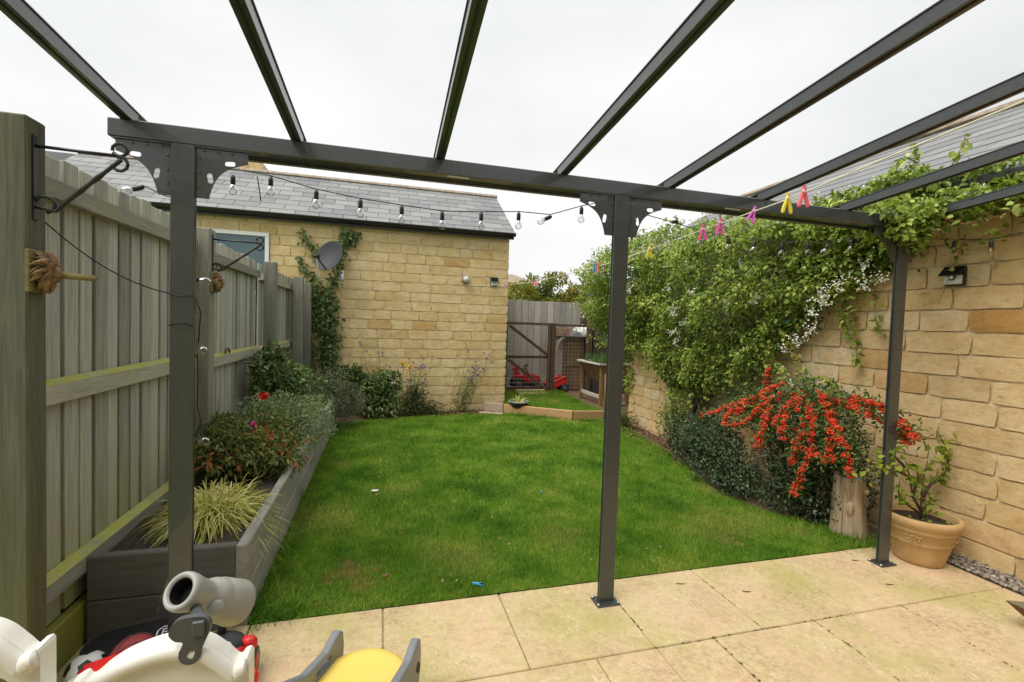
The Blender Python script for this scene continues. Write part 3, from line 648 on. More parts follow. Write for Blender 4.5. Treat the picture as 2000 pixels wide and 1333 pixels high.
for i, x in enumerate(rx):
    b = MB(); h = .043; hw = .0205
    def sec(y, wd, z0, z1): dx = RX*(y-PY); return [(x+dx-wd, y, raf(y, z0)), (x+dx+wd, y, raf(y, z0)), (x+dx+wd, y, raf(y, z1)), (x+dx-wd, y, raf(y, z1))]
    def bar(wd, z0, z1, ya, yb): b.add(sec(ya, wd, z0, z1)+sec(yb, wd, z0, z1), [(0, 1, 2, 3), (7, 6, 5, 4), (0, 4, 5, 1), (1, 5, 6, 2), (2, 6, 7, 3), (3, 7, 4, 0)])
    bar(hw, 0, h, PY+.05, YE)
    r = b.build('rafter', 'metal', perg)
    b = MB(); bar(hw+.004, h+.0002, h+.004, PY+.12, YE); b.build('glazing_bar', 'metal', r)
    b = MB(); bar(.004, -.0035, -.0005, PY+.0, YE); b.build('groove', 'gutter black', r)
for i in range(7):
    b = MB(); q = []
    for y in (PY+.11, YE):
        dx = RX*(y-PY)
        for zz in (.0445, .0485): q += [(rx[i]+dx+.012, y, raf(y, zz)), (rx[i+1]+dx-.012, y, raf(y, zz))]
    b.add(q, [(0, 1, 5, 4), (2, 6, 7, 3), (0, 2, 3, 1), (4, 5, 7, 6), (0, 4, 6, 2), (1, 3, 7, 5)]); b.build('roof_pane', 'roof pane', perg)
b = MB(); b.box((-1.2, YE-.08, raf(YE)-.02), (3.4, YE-.002, raf(YE)+.1)); b.build('wall_plate', 'metal', perg)

# unseen house the pergola leans on, behind the camera, kept low for skylight
hs_ = thing('house', 'unseen stone house behind the camera carrying the pergola, kept low for light', 'house', (1, -.75, 0))
b = MB(); b.box((-1.9, -1.0, -.05), (6.0, YE-.085, 2.9)); b.build('wall', 'house stone', hs_)
for (x0, x1, z0, z1) in ((.2, 2.0, .05, 2.1), (-1.2, -.4, .9, 2.1)):
    b = MB(); b.box((x0, YE-.083, z0), (x1, YE-.06, z1)); w_ = b.build('window', 'window glass', hs_); b = MB(); b.box((x0-.05, YE-.084, z0-.05), (x0, YE-.04, z1+.05)); b.box((x1, YE-.084, z0-.05), (x1+.05, YE-.04, z1+.05)); b.box((x0, YE-.084, z1), (x1, YE-.04, z1+.05)); b.build('frame', 'upvc', w_)

# ================================================================ left fence
def fpost(x0, x1, y0, y1, zt, label, rot=0, m='fence post wood'):
    t = MB(); t.box((x0, y0, -.03), (x1, y1, zt), .006)
    o = t.build('fence_post', m, None, origin=((x0+x1)/2, (y0+y1)/2, 0)); o.rotation_euler = (0, rot, 0)
    return tag(o, label, 'fence post', 'posts of the left timber fence')
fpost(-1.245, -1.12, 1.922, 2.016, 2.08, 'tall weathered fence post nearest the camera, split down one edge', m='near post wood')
fpost(-1.225, -1.128, 3.66, 3.765, 2.035, 'grey fence post just right of the pergola left post')
fpost(-1.175, -1.062, 5.40, 5.50, 2.012, 'grey fence post between the second and third fence panels')
fpost(-1.175, -1.05, 7.08, 7.19, 2.0, 'grey fence post at the far end of the fence')
fpost(-1.085, -.985, 7.40, 7.50, 1.945, 'dark fence post against the ivy on the outbuilding wall')
b = MB(); b.cbox((0, 0, 0), (.009, .0545, .93), .003); board0 = b.build('board', 'fence wood', None, origin=(0, 0, 0)); mesh_board = board0.data; bpy.data.objects.remove(board0)
def fpanel(y0, y1, dz, label, bw=.112, rail0=1.96):
    t = thing('timber_fence', label, 'fence', (-1.25, (y0+y1)/2, 0), 'panels of the left timber fence'); n = max(1, round((y1-y0)/bw)); w = (y1-y0)/n
    for i in range(n):
        o = bpy.data.objects.new('board', mesh_board); COL.objects.link(o); o.parent = t
        o.location = (-.009+random.uniform(-.005, .003), y0+(i+.5)*w-(y0+y1)/2, 1.125+dz+random.uniform(-.012, .008)); o.scale = (1, w/.112*random.uniform(.83, .88), 1)
        o.rotation_euler = (0, 0, random.uniform(-.03, .03))
    b = MB(); b.box((-1.275, y0, .03), (-1.272, y1, 1.98+dz)); b.build('gap_shade_sheet', 'shed brown', t)  # added dark sheet behind the boards, so the gaps look shaded
    for (za, zb, xo) in ((1.875, 1.955, .045), (1.085, 1.172, .045), (.325, .405, .05)):
        # rails with a bevelled (cant) top that holds the moss
        pr = [(-1.2485, za+dz), (-1.2485+xo, za+dz), (-1.2485+xo, zb-.012+dz), (-1.2485, zb+.004+dz)]
        m_ = Matrix(((1, 0, 0, 0), (0, 0, 1, 0), (0, 1, 0, 0), (0, 0, 0, 1)))
        b = MB(); b.prism(pr, y0, y1, m_); b.build('rail', 'fence rail', t, origin=(-1.24, (y0+y1)/2, za))
    b = MB(); b.box((-1.258, y0, -.03), (-1.214, y1, .185+dz), .006); b.build('gravel_board', 'gravel board wood', t)
    return t
fpanel(2.018, 3.655, 0, 'timber fence panel beside the planter, nearest the camera')
fpanel(3.77, 5.395, -.035, 'middle timber fence panel behind the rose bush')
fpanel(5.505, 7.56, -.05, 'farthest timber fence panel, beside the outbuilding')

# ================================================================ timber planter
pl = thing('raised_planter', 'grey painted timber raised bed along the fence', 'planter', (-.9, 2.42, 0))
PX = -.574
def plank(lo, hi, m, nm='plank'): b = MB(); b.box(lo, hi, .005); return b.build(nm, m, pl, origin=tuple((Vector(lo)+Vector(hi))/2))
plank((-1.20, 2.40, -.02), (PX-.052, 2.447, .188), 'shaded sleeper x'); plank((-1.20, 2.402, .191), (PX-.052, 2.449, .386), 'shaded sleeper x')
plank((PX-.05, 2.398, -.02), (PX, 6.72, .188), 'grey sleeper y'); plank((PX-.051, 2.398, .191), (PX-.001, 6.72, .386), 'grey sleeper y')
b = MB(); n = 26; vs = []; 
for i in range(n):
    for j in range(7): vs.append((-1.25+(.63)*j/6, 2.446+(6.72-2.446)*i/(n-1), .33+.02*random.random()))
b.add(vs, [(i*7+j, i*7+j+1, (i+1)*7+j+1, (i+1)*7+j) for i in range(n-1) for j in range(6)]); b.build('soil', 'soil', pl, True)

# ================================================================ stone outbuilding at the back
HY, HX = 7.6, 2.02
hb = thing('stone_outbuilding', 'pale stone outbuilding with slate roof across the end of the lawn', 'outbuilding', (0, HY, 0))
CH = .148
b = MB(); b.box((-5.2, HY+.011, -.05), (HX-.011, HY+2.9, 2.93)); 
b.add([(HX-.012, HY+.02, 2.9), (HX-.012, HY+2.9, 2.9), (HX-.012, HY+1.46, 3.83), (HX-.3, HY+.02, 2.9), (HX-.3, HY+2.9, 2.9), (HX-.3, HY+1.46, 3.83)], [(0, 1, 2), (3, 5, 4), (0, 2, 5, 3), (1, 4, 5, 2), (0, 3, 4, 1)])
b.build('wall', 'mortar', hb)
WX0, WX1, WZ0, WZ1 = -2.75, -1.585, 1.75, 2.648
def skip_h(a, e, z0, z1): return (e < -1.35 and z1 < 1.75) or e < -4.1
courses(hb, 'house stone', -4.3, HX, -.03, 2.94, CH, .010, lambda a, z, c: (a, HY-c, z), (.26, .52), skip_h, (WX0, WX1, WZ0, WZ1))
# quoin ends seen from the side
z = -.03
while z < 2.9:
    w_ = random.choice((.2, .3)); rocky('quoin', w_, CH-.012, (lambda A, B, C, z=z: (HX+C, HY+.004+A, z+.006+B)), 'house stone', hb); z += CH
# window
wn = MB(); wn.box((WX0, HY-.012, WZ0), (WX1, HY+.01, WZ1)); win = wn.build('window', 'window glass', hb)
fr = MB(); t_ = .055
for lo, hi in (((WX0, HY-.03, WZ1-t_), (WX1, HY-.004, WZ1)), ((WX0, HY-.03, WZ0), (WX1, HY-.004, WZ0+t_)), ((WX0, HY-.029, WZ0+t_), (WX0+t_, HY-.004, WZ1-t_)), ((WX1-t_, HY-.029, WZ0+t_), (WX1, HY-.004, WZ1-t_))): fr.box(lo, hi, .004)
fr.build('frame', 'upvc', win)
# roof
EY, EZ, RY, RZ = HY-.10, 2.905, HY+1.46, 3.90
slope = math.atan2(RZ-EZ, RY-EY); sl_len = math.hypot(RZ-EZ, RY-EY)
roof = MB(); roof.add([(-5.2, EY+.02, EZ-.02), (HX+.07, EY+.02, EZ-.02), (HX+.07, RY, RZ-.02), (-5.2, RY, RZ-.02), (-5.2, 2*RY-EY, EZ-.02), (HX+.07, 2*RY-EY, EZ-.02)], [(0, 1, 2, 3), (3, 2, 5, 4)]); roof = roof.build('roof', 'gutter black', hb)
def slates(roofo, wid, ga, rows, along0, along1, place_rot, keep=None):
    b = MB(); b.cbox((0, 0, 0), (wid/2-.003, (ga+.07)/2, .004), .0015); o0 = b.build('slate', 'slate', None, origin=(0, 0, 0)); me = o0.data; bpy.data.objects.remove(o0)
    for r in range(rows):
        a = along0-(wid/2 if r % 2 else 0)
        while a < along1:
            a_, e_ = max(a, along0), min(a+wid, along1); c = (a_+e_)/2
            if e_-a_ > .05:
                o = bpy.data.objects.new('slate', me); COL.objects.link(o); o.parent = roofo; loc, rot = place_rot(c, (r+.5)*ga+.02)
                o.location = Vector(loc)-Vector(WL[roofo]); o.rotation_euler = rot; o.rotation_euler.rotate_axis('X', random.uniform(-.006, .004)-.025); o.rotation_euler.rotate_axis('Z', random.uniform(-.006, .006)); o.scale = ((e_-a_)/wid, 1, 1)
            a += wid
ROWS = 9; GA = sl_len/ROWS
slates(roof, .335, GA, ROWS, -4.6, HX+.08, lambda c, s: ((c, EY+s*math.cos(slope)-.012*math.sin(slope), EZ+s*math.sin(slope)+.012*math.cos(slope)), (slope, 0, 0)))
x = -4.6; 
while x < HX+.05:
    e = min(x+.45, HX+.10); b = MB(); poly = arc(0, 0, .10, 25, 155, 8)+[(-.075, .03), (.075, .03)]
    b.prism(poly, x+.003, e-.003, Matrix(((0, 0, 1, 0), (1, 0, 0, RY), (0, 1, 0, RZ-.055), (0, 0, 0, 1)))); b.build('ridge_tile', 'ridge tile', roof, origin=((x+e)/2, RY, RZ)); x += .45
b = MB(); b.prism(arc(0, 0, .052, 180, 360, 10)+[(.046, 0)]+arc(0, 0, .046, 360, 180, 10), -5.2, HX+.06, Matrix(((0, 0, 1, 0), (1, 0, 0, EY-.045), (0, 1, 0, EZ+.012), (0, 0, 0, 1)))); b.box((-5.2, EY+.005, EZ-.075), (HX+.05, EY+.03, EZ+.01)); b.build('gutter', 'gutter black', hb)
b = MB(); b.box((-2.55, 9.5, 3.6), (-2.10, 9.95, 4.18)); chm = b.build('chimney', 'mortar', roof)
for k in range(4):
    rocky('stone', .22, CH-.012, (lambda A, B, C, k=k: (-2.55+A, 9.5-C, 3.62+k*CH+B)), 'house stone', chm); rocky('stone', .22, CH-.012, (lambda A, B, C, k=k: (-2.325+A, 9.5-C, 3.62+k*CH+B)), 'house stone', chm)

# ================================================================ stone garage wall on the right
GX = 3.68
gb = thing('stone_garage', 'stone garage wall with slate roof along the right of the patio', 'garage', (GX, 4, 0))
b = MB(); b.box((GX+.011, .2, -.05), (GX+3.4, 6.42, 2.47)); b.build('wall', 'mortar', gb)
def skip_g(a, e, z0, z1): return (a > 3.5 and e < 6.0 and z0 > 1.75) or (a > 4.0 and e < 5.6 and z0 > 1.3) or z0 > 2.45 or e < .7
courses(gb, 'garage stone', .5, 6.43, -.132, 2.47, CH, .0105, lambda a, z, c: (GX-c, a, z), (.24, .52), skip_g, rough=.010)
GE, GEZ, GR, GRZ = GX-.10, 2.46, 5.42, 3.535
gs_ = math.atan2(GRZ-GEZ, GR-GE); gl = math.hypot(GRZ-GEZ, GR-GE)
r2 = MB(); r2.add([(GE+.02, -.2, GEZ-.02), (GE+.02, 6.55, GEZ-.02), (GR, 6.55, GRZ-.02), (GR, -.2, GRZ-.02), (2*GR-GE, -.2, GEZ-.02), (2*GR-GE, 6.55, GEZ-.02)], [(0, 3, 2, 1), (3, 4, 5, 2)]); r2 = r2.build('roof', 'gutter black', gb)
RW = 10; G2 = gl/RW
slates(r2, .335, G2, RW, .9, 6.56, lambda c, s: ((GE+s*math.cos(gs_)-.012*math.sin(gs_), c, GEZ+s*math.sin(gs_)+.012*math.cos(gs_)), (gs_, 0, -math.pi/2)))
y = .6
while y < 6.5:
    e = min(y+.45, 6.56); b = MB(); poly = arc(0, 0, .11, 25, 155, 8)+[(-.08, .03), (.08, .03)]
    b.prism(poly, y+.003, e-.003, Matrix(((1, 0, 0, GR), (0, 0, 1, 0), (0, 1, 0, GRZ-.05), (0, 0, 0, 1)))); b.build('ridge_tile', 'ridge tile', r2, origin=(GR, (y+e)/2, GRZ)); y += .45
b = MB(); b.box((GE-.06, -.2, GEZ-.06), (GE+.03, 6.5, GEZ+.0), .01); b.build('gutter', 'gutter black', gb)

# ================================================================ end of the garden: edging, upper lawn, gate, pen
ed = thing('timber_edging', 'low timber sleepers edging the raised lawn beside the outbuilding', 'edging', (2.8, 6.7, 0))
def sleeper(p, q, z0, z1, th, m):
    p = Vector((*p, 0)); q = Vector((*q, 0)); d = (q-p); l = d.length; a = math.atan2(d.y, d.x); b = MB(); b.cbox((0, 0, 0), (l/2-.003, th/2, (z1-z0)/2), .006)
    o = b.build('sleeper', m, ed, origin=(0, 0, 0)); o.location = (p+q)/2+Vector((0, 0, (z0+z1)/2))-Vector(WL[ed]); o.rotation_euler = (0, 0, a)
sleeper((1.66, 7.50), (1.94, 7.33), -.02, .155, .06, 'pale sleeper'); sleeper((1.945, 7.325), (2.87, 6.665), -.02, .15, .06, 'new sleeper'); sleeper((2.875, 6.66), (3.95, 6.57), -.02, .15, .06, 'new sleeper')
sleeper((1.55, 7.36), (1.9, 7.18), -.02, .03, .08, 'pale sleeper')
UP = [(2.0, 7.35), (2.88, 6.70), (3.4, 6.62), (3.35, 7.2), (3.45, 8.2), (3.5, 8.75), (2.04, 8.9)]
b = MB(); b.add([(x, y, .12) for x, y in UP], [tuple(range(len(UP)))]); struct(b.build('raised_lawn', 'turf'))
turf_blades('raised_lawn_grass', UP, .12, [(6.6, 8.9, 11000, 1.1, 1.9)], .034, .0042, 'grass of the raised lawn behind the timber edging')
b = MB(); b.prism([(1.98, 7.40), (2.9, 6.71), (3.95, 6.62), (7, 6.55), (7, 14), (1.98, 14)], -.05, .105, Matrix()); struct(b.build('upper_ground', 'bark chip'))
for i, (yy, lab) in enumerate(((8.45, 'nearer flat stone step before the pen gate'), (8.75, 'farther flat stone step under the pen gate'))):
    b = MB(); b.box((2.55, yy, .10), (3.15, yy+.25, .145+.03*i), .008); tag(b.build('stone_step', 'slab', None, origin=(2.85, yy+.12, .1)), lab, 'step', 'steps at the pen gate')
bf = thing('back_fence', 'weathered grey close boarded fence closing off the end of the garden', 'fence', (4, 9.6, 0))
x = 2.0
while x < 6.6:
    w = .145; b = MB(); b.box((x+.003, 9.6, .08), (x+w-.003, 9.622, 1.955+random.uniform(-.01, .01)), .003); o = b.build('board', 'back fence wood', bf, origin=(x+w/2, 9.61, 1)); x += w
b = MB(); b.box((2.0, 9.625, .08), (6.6, 9.63, 1.9)); b.build('gap_shade_sheet', 'shed brown', bf)  # added dark sheet that stands in for shade between the boards
b = MB(); b.box((2.0, 9.57, .1), (6.6, 9.598, .3), .004); b.build('gravel_board', 'back fence wood', bf)
GYY = 8.82
for (x0, x1, lab) in ((3.27, 3.36, 'brown gate post in the middle of the pen front'), (4.06, 4.15, 'brown post at the right end of the wire pen')):
    b = MB(); b.box((x0, GYY-.02, .05), (x1, GYY+.07, 1.49), .004); tag(b.build('pen_post', 'gate wood', None, origin=(x0, GYY, 0)), lab, 'post', 'posts of the wire pen')
gt = thing('pen_gate', 'brown timber and wire gate with diagonal braces beside the outbuilding', 'gate', (2.7, GYY, .1))
def bar3(nm, p, q, w, d, m, par):
    p = Vector(p); q = Vector(q); v = q-p; l = v.length; b = MB(); b.cbox((0, 0, 0), (l/2, d/2, w/2), .003); o = b.build(nm, m, par, origin=(0, 0, 0))
    o.location = (p+q)/2-Vector(WL[par]); o.rotation_euler = v.to_track_quat('X', 'Z').to_euler(); return o
bar3('rail', (2.36, GYY, 1.465), (3.2, GYY, 1.465), .05, .04, 'gate wood', gt); bar3('rail', (2.36, GYY, .81), (3.2, GYY, .81), .05, .04, 'gate wood', gt); bar3('rail', (2.36, GYY, .2), (3.2, GYY, .2), .04, .04, 'gate wood', gt)
bar3('stile', (3.225, GYY, .13), (3.225, GYY, 1.49), .05, .045, 'gate wood', gt); bar3('stile', (2.35, GYY, .13), (2.35, GYY, 1.49), .04, .04, 'gate wood', gt)
bar3('brace', (2.39, GYY-.03, 1.42), (3.19, GYY-.03, .86), .055, .02, 'gate wood', gt); bar3('brace', (2.39, GYY-.03, .76), (3.19, GYY-.03, .17), .055, .02, 'gate wood', gt)
def wire(par, x0, x1, z0, z1, y, st):
    b = MB(); x = x0
    while x <= x1: b.tube([(x, y, z0), (x, y, z1)], .0017, 4, False); x += st
    z = z0
    while z <= z1: b.tube([(x0, y-.004, z), (x1, y-.004, z)], .0017, 4, False); z += st
    return b.build('wire_mesh', 'steel', par)
wire(gt, 2.38, 3.2, .15, 1.45, GYY+.024, .075)
pf = thing('wire_fence', 'wire panel under a brown rail in front of the coop', 'fence', (3.7, GYY, .1)); bar3('rail', (3.36, GYY+.02, 1.455), (4.06, GYY+.02, 1.455), .05, .04, 'gate wood', pf); wire(pf, 3.37, 4.05, .12, 1.43, GYY+.05, .075)
# coop with sacking on the roof
cp = thing('animal_coop', 'small timber coop with grey sheets heaped on its roof', 'coop', (3.88, 9.15, .1))
for i in range(5):
    b = MB(); b.box((3.62+i*.094, 9.05, .12), (3.62+i*.094+.09, 9.07, 1.2), .003); b.build('board', 'coop wood', cp, origin=(3.66+i*.094, 9.06, .6))
b = MB(); b.box((3.62, 9.072, .12), (4.1, 9.5, 1.2)); b.build('body', 'back fence wood', cp)
b = MB(); b.box((3.70, 9.03, .62), (4.02, 9.048, 1.12), .006); b.build('door', 'table wood', cp)
b = MB(); b.box((3.5, 8.97, 1.2), (4.28, 9.55, 1.235), .01); rf = b.build('roof', 'tarp grey', cp)
def crumple(c, sx, sy, sz, m, nm, par):
    b = MB(); N_ = 10; vs = []
    for i in range(N_):
        for j in range(N_):
            u, v = i/(N_-1)*2-1, j/(N_-1)*2-1; e = max(0, 1-max(abs(u), abs(v))**4); vs.append((c[0]+u*sx, c[1]+v*sy, c[2]+e*sz*(.45+.75*random.random())))
    b.add(vs, [(i*N_+j, (i+1)*N_+j, (i+1)*N_+j+1, i*N_+j+1) for i in range(N_-1) for j in range(N_-1)]); return b.build(nm, m, par, False)
crumple((3.68, 9.2, 1.236), .22, .25, .17, 'bark chip', 'twig_heap', rf); crumple((3.98, 9.15, 1.236), .27, .22, .15, 'tarp grey', 'sheet', rf); crumple((4.02, 9.08, 1.236), .2, .12, .22, 'white plastic', 'sheet', rf); crumple((4.1, 9.2, 1.236), .16, .2, .2, 'blue cloth', 'sheet', rf)
b = MB(); 
for i in range(5): b.tube([(3.66+i*.02, 9.0, 1.25), (3.55-.03*i, 8.95, 1.2-.02*i), (3.46-.02*i, 8.93, 1.08-.1*i)], .004, 4)
b.build('twig', 'rope', rf)
# shed on the right
sh = thing('garden_shed', 'dark brown garden shed behind the climber beside the pen', 'shed', (4.8, 8.7, .1))
for i in range(9): b = MB(); b.box((4.18+i*.16, 8.60, .1), (4.18+i*.16+.156, 8.62, 2.0), .003); b.build('board', 'shed brown', sh, origin=(4.25+i*.16, 8.61, 1))
b = MB(); b.box((4.18, 8.625, .1), (5.64, 9.5, 2.0)); b.build('body', 'shed brown', sh)
b = MB(); b.box((4.28, 8.585, 1.17), (4.75, 8.597, 1.55)); w2 = b.build('window', 'window glass', sh)
b = MB(); b.box((4.24, 8.575, 1.12), (4.79, 8.598, 1.165), .003); b.box((4.24, 8.575, 1.555), (4.79, 8.598, 1.6), .003); b.build('frame', 'table wood', w2)
b = MB(); b.add([(4.08, 8.5, 1.95), (5.75, 8.5, 1.95), (5.75, 9.6, 2.2), (4.08, 9.6, 2.2), (4.08, 8.5, 2.0), (5.75, 8.5, 2.0), (5.75, 9.6, 2.25), (4.08, 9.6, 2.25)], [(0, 1, 2, 3), (4, 7, 6, 5), (0, 4, 5, 1), (1, 5, 6, 2), (2, 6, 7, 3), (3, 7, 4, 0)]); b.build('roof', 'shed brown', sh)

# toy tractor and trailer in the pen
def wheel(par, c, r, w, hub, axis='y', name='wheel'):
    m_ = Matrix.Translation(c) @ (Matrix.Rotation(R(90), 4, 'X') if axis == 'y' else Matrix.Rotation(R(90), 4, 'Y'))
    b = MB(); b.lathe([(r*.55, -w/2), (r*.9, -w/2), (r, -w*.32), (r, w*.32), (r*.9, w/2), (r*.55, w/2)], 20, m_, lambda t, z: .03*(1 if math.sin(t*10) > 0 else -1)); o = b.build(name, 'black plastic', par, True)
    b = MB(); b.lathe([(r*.12, -w*.6), (r*.5, -w*.52), (r*.56, -w*.40), (r*.56, w*.40), (r*.5, w*.52), (r*.12, w*.6)], 14, m_); b.build('hub', hub, o, True); return o
tr = thing('toy_tractor', 'red and black toy tractor behind the gate', 'toy tractor', (2.88, 9.2, .12))
for (x, r) in ((2.70, .125), (3.09, .085)):
    for yy in (9.05, 9.32): wheel(tr, (x, yy, .12+r), r, .07, 'dark grey plastic')
b = MB(); b.prism([(2.62, .28), (2.80, .25), (3.16, .24), (3.17, .36), (3.0, .42), (2.84, .41), (2.78, .34), (2.64, .38)], -.075, .075, Matrix(((1, 0, 0, 0), (0, 0, 1, 9.185), (0, 1, 0, .03), (0, 0, 0, 1)))); b.build('body', 'red plastic', tr, bevel=.012)
b = MB(); b.box((2.60, 9.10, .38), (2.80, 9.27, .42), .015); b.prism([(2.66, .40), (2.60, .56), (2.66, .60), (2.74, .45)], -.08, .08, Matrix(((1, 0, 0, 0), (0, 0, 1, 9.185), (0, 1, 0, 0), (0, 0, 0, 1)))); b.build('seat', 'red plastic', tr, bevel=.01)
b = MB(); b.box((2.66, 9.08, .2), (3.12, 9.29, .27), .01); b.box((3.14, 9.11, .26), (3.18, 9.26, .36), .01); b.build('chassis', 'black plastic', tr)
b = MB(); ring = [(2.86+.075*math.cos(t)*.5, 9.185+.085*math.sin(t), .565+.075*math.cos(t)*.8) for t in [2*math.pi*i/16 for i in range(17)]]; b.tube(ring, .013, 6, False); b.tube([(2.86, 9.185, .56), (2.95, 9.185, .42)], .014, 6); b.build('steering_wheel', 'black plastic', tr, True)
tl = thing('toy_trailer', 'small red toy trailer tipped beside the coop', 'toy trailer', (3.5, 8.98, .12))
b = MB(); mt = Matrix.Translation((3.45, 8.98, .27)) @ Matrix.Rotation(R(-24), 4, 'Y')
def mbox(lo, hi, ch=.008): lo = Vector(lo); hi = Vector(hi); b.cbox(mt @ ((lo+hi)/2), (hi-lo)/2, ch, mt.to_3x3())
mbox((-.19, -.14, -.05), (.19, .14, -.03)); mbox((-.19, -.15, -.05), (.19, -.13, .075)); mbox((-.19, .13, -.05), (.19, .15, .075)); mbox((-.20, -.15, -.05), (-.18, .15, .09)); mbox((.18, -.15, -.05), (.20, .15, .09)); b.build('tray', 'red plastic', tl)
b = MB(); mbox((-.215, -.165, .07), (.215, -.145, .095)); mbox((-.215, .145, .07), (.215, .165, .095)); mbox((-.22, -.165, .085), (-.2, .165, .11)); b.build('rim', 'red plastic', tl)
for yy in (8.83, 9.13): wheel(tl, (3.60, yy, .19), .085, .05, 'dark grey plastic')
b = MB(); b.tube([(3.27, 8.98, .16), (3.5, 8.98, .21)], .012, 6); b.build('drawbar', 'black plastic', tl)
# planting table and what grows in it
tb = thing('planting_table', 'wooden raised vegetable trough on legs beside the garage corner', 'planter', (3.85, 7.65, .1))
TX0, TX1, TY0, TY1 = 3.56, 4.15, 7.2, 8.12
for (x, y) in ((TX0+.04, TY0+.04), (TX0+.04, TY1-.06), (TX1-.06, TY0+.04), (TX1-.06, TY1-.06)): b = MB(); b.box((x, y, .1), (x+.06, y+.06, .80), .004); b.build('leg', 'table wood', tb, origin=(x, y, .4))
m_ = Matrix(((1, 0, 0, 0), (0, 0, 1, 0), (0, 1, 0, 0), (0, 0, 0, 1)))
b = MB(); b.prism([(TX0+.01, .80), (TX0+.20, .48), (TX1-.20, .48), (TX1-.01, .80)], TY0+.02, TY1-.02, m_); b.build('trough', 'table wood', tb)
b = MB(); b.box((TX0-.02, TY0-.02, .80), (TX0+.04, TY1+.02, .83), .004); b.box((TX1-.04, TY0-.02, .80), (TX1+.02, TY1+.02, .83), .004); b.box((TX0+.041, TY0-.02, .80), (TX1-.041, TY0+.03, .83), .004); b.box((TX0+.041, TY1-.03, .80), (TX1-.041, TY1+.02, .83), .004); b.build('rim', 'back fence wood', tb)
b = MB(); b.box((TX0+.055, TY0+.05, .22), (TX0+.085, TY1-.05, .28), .003); b.box((TX0+.055, TY0+.06, .12), (TX1-.05, TY0+.09, .17), .003); b.build('stretcher', 'back fence wood', tb)
b = MB(); b.box((TX0+.04, TY0+.03, .79), (TX1-.04, TY1-.03, .806)); b.build('soil', 'soil', tb)
on = thing('onion_plants', 'upright green shoots growing in the wooden trough', 'plant', (3.85, 7.65, .8)); n = 420
P = np.stack([rng.uniform(TX0+.05, TX1-.05, n), rng.uniform(TY0+.05, TY1-.05, n), np.full(n, .80)], 1); strips('shoot', P, nrm(np.stack([rng.normal(size=n)*.2, rng.normal(size=n)*.2, np.ones(n)], 1)), None, .12+.15*rng.random(n), np.full(n, .008), 'onion leaf', on, rng.random(n), 3, .2)
b = MB(); b.tube([(3.378, 6.62, .13), (3.40, 6.68, .70)], .011, 10); b.tube([(3.40, 6.68, .70), (3.4005, 6.682, .715)], [.011, .006], 10); tag(b.build('broom_handle', 'broom wood', None, True, origin=(3.378, 6.62, .13)), 'orange wooden pole standing against the planting table', 'pole')
# bowl with a spiky plant on the edging
bw = thing('plant_bowl', 'low blue grey bowl planter on the timber edging', 'pot', (2.16, 7.22, .12))
b = MB(); b.lathe([(.11, .12), (.155, .19), (.165, .205), (.15, .205), (.14, .185), (.02, .18)], 24, Matrix.Translation((2.16, 7.24, 0))); b.build('bowl', 'dish grey', bw, True)
b = MB(); b.tube([(2.16+.158*math.cos(t), 7.24+.158*math.sin(t), .205) for t in [2*math.pi*i/24 for i in range(25)]], .008, 6, False); b.build('rim', 'tarp grey', bw, True)
n = 46; sp_ = thing('spiky_plant', 'spiky pale straw leaved plant in the low bowl', 'plant', (2.16, 7.24, .19)); P = np.stack([2.16+rng.normal(size=n)*.04, 7.24+rng.normal(size=n)*.04, np.full(n, .185)], 1)
strips('blade', P, nrm(np.stack([rng.normal(size=n)*.7, rng.normal(size=n)*.7, np.full(n, .75)], 1)), None, .12+.1*rng.random(n), np.full(n, .012), 'sedge blade', sp_, .3+.6*rng.random(n), 3, .25)

# ================================================================ beyond the fence
def tree(name, label, x, y, h, w, n, tb=0.0):
    t = thing(name, label, 'tree', (x, y, 0), 'trees beyond the back fence'); mb = MB(); mb.tube([(x, y, 0), (x+.1, y, h*.35), (x, y, h*.7), (x+.05, y, h*.95)], [.09, .07, .04, .012], 7)
    mb.build('trunk', 'trunk bark', t, True); lb = MB(); tips = []
    for i in range(16):
        a = random.uniform(0, 6.28); z = h*random.uniform(.25, .85); r = w*random.uniform(.4, 1)*(1-.5*abs(z/h-.45)); e = Vector((x+r*math.cos(a), y+r*math.sin(a), z+random.uniform(.1, .5)*w)); lb.tube([(x, y, z), ((x+e.x)/2, (y+e.y)/2, (z+e.z)/2-.05), e], [.025, .015, .005], 5); tips.append(e)
    lb.build('limb', 'trunk bark', t, True)
    P, N, rad = blob_points([(e.x, e.y, e.z, w*.34, w*.34, w*.30) for e in tips]+[(x, y, h*.9, w*.2, w*.2, h*.14)], n, .7, .4, 3)
    leaves('crown', P, nrm(N+rng.normal(size=P.shape)*.8), nrm(N*.4+np.array([0, 0, .8])+rng.normal(size=P.shape)*.5), .11*(.6+.7*rng.random(n)), .06, 'tree leaf', t, .5+.25*wob(P, 2)+.2*rng.normal(size=n)+tb)
tree('garden_tree', 'yellow green tree beyond the back fence next to the outbuilding', 4.1, 13.0, 2.6, .8, 3800, .12)
tree('garden_tree', 'tall thin olive tree behind the middle of the back fence', 5.0, 14.0, 3.0, .8, 3600, -.1)
tree('garden_tree', 'bushy yellow tree beyond the right half of the back fence', 5.7, 13.6, 2.75, .85, 4200, .2)
tree('garden_tree', 'pale tree beyond the back fence beside the climber', 6.4, 14.2, 3.05, .8, 3600, .0)
tree('garden_tree', 'dark tree mostly hidden behind the climber', 7.4, 14.5, 3.0, .9, 3000, -.1)
dh = thing('distant_house', 'distant house with a low hipped roof beyond the trees', 'house', (8.6, 30, 0))
b = MB(); b.box((7.2, 30, 0), (9.7, 34, 4.1)); b.build('wall', 'house stone', dh)
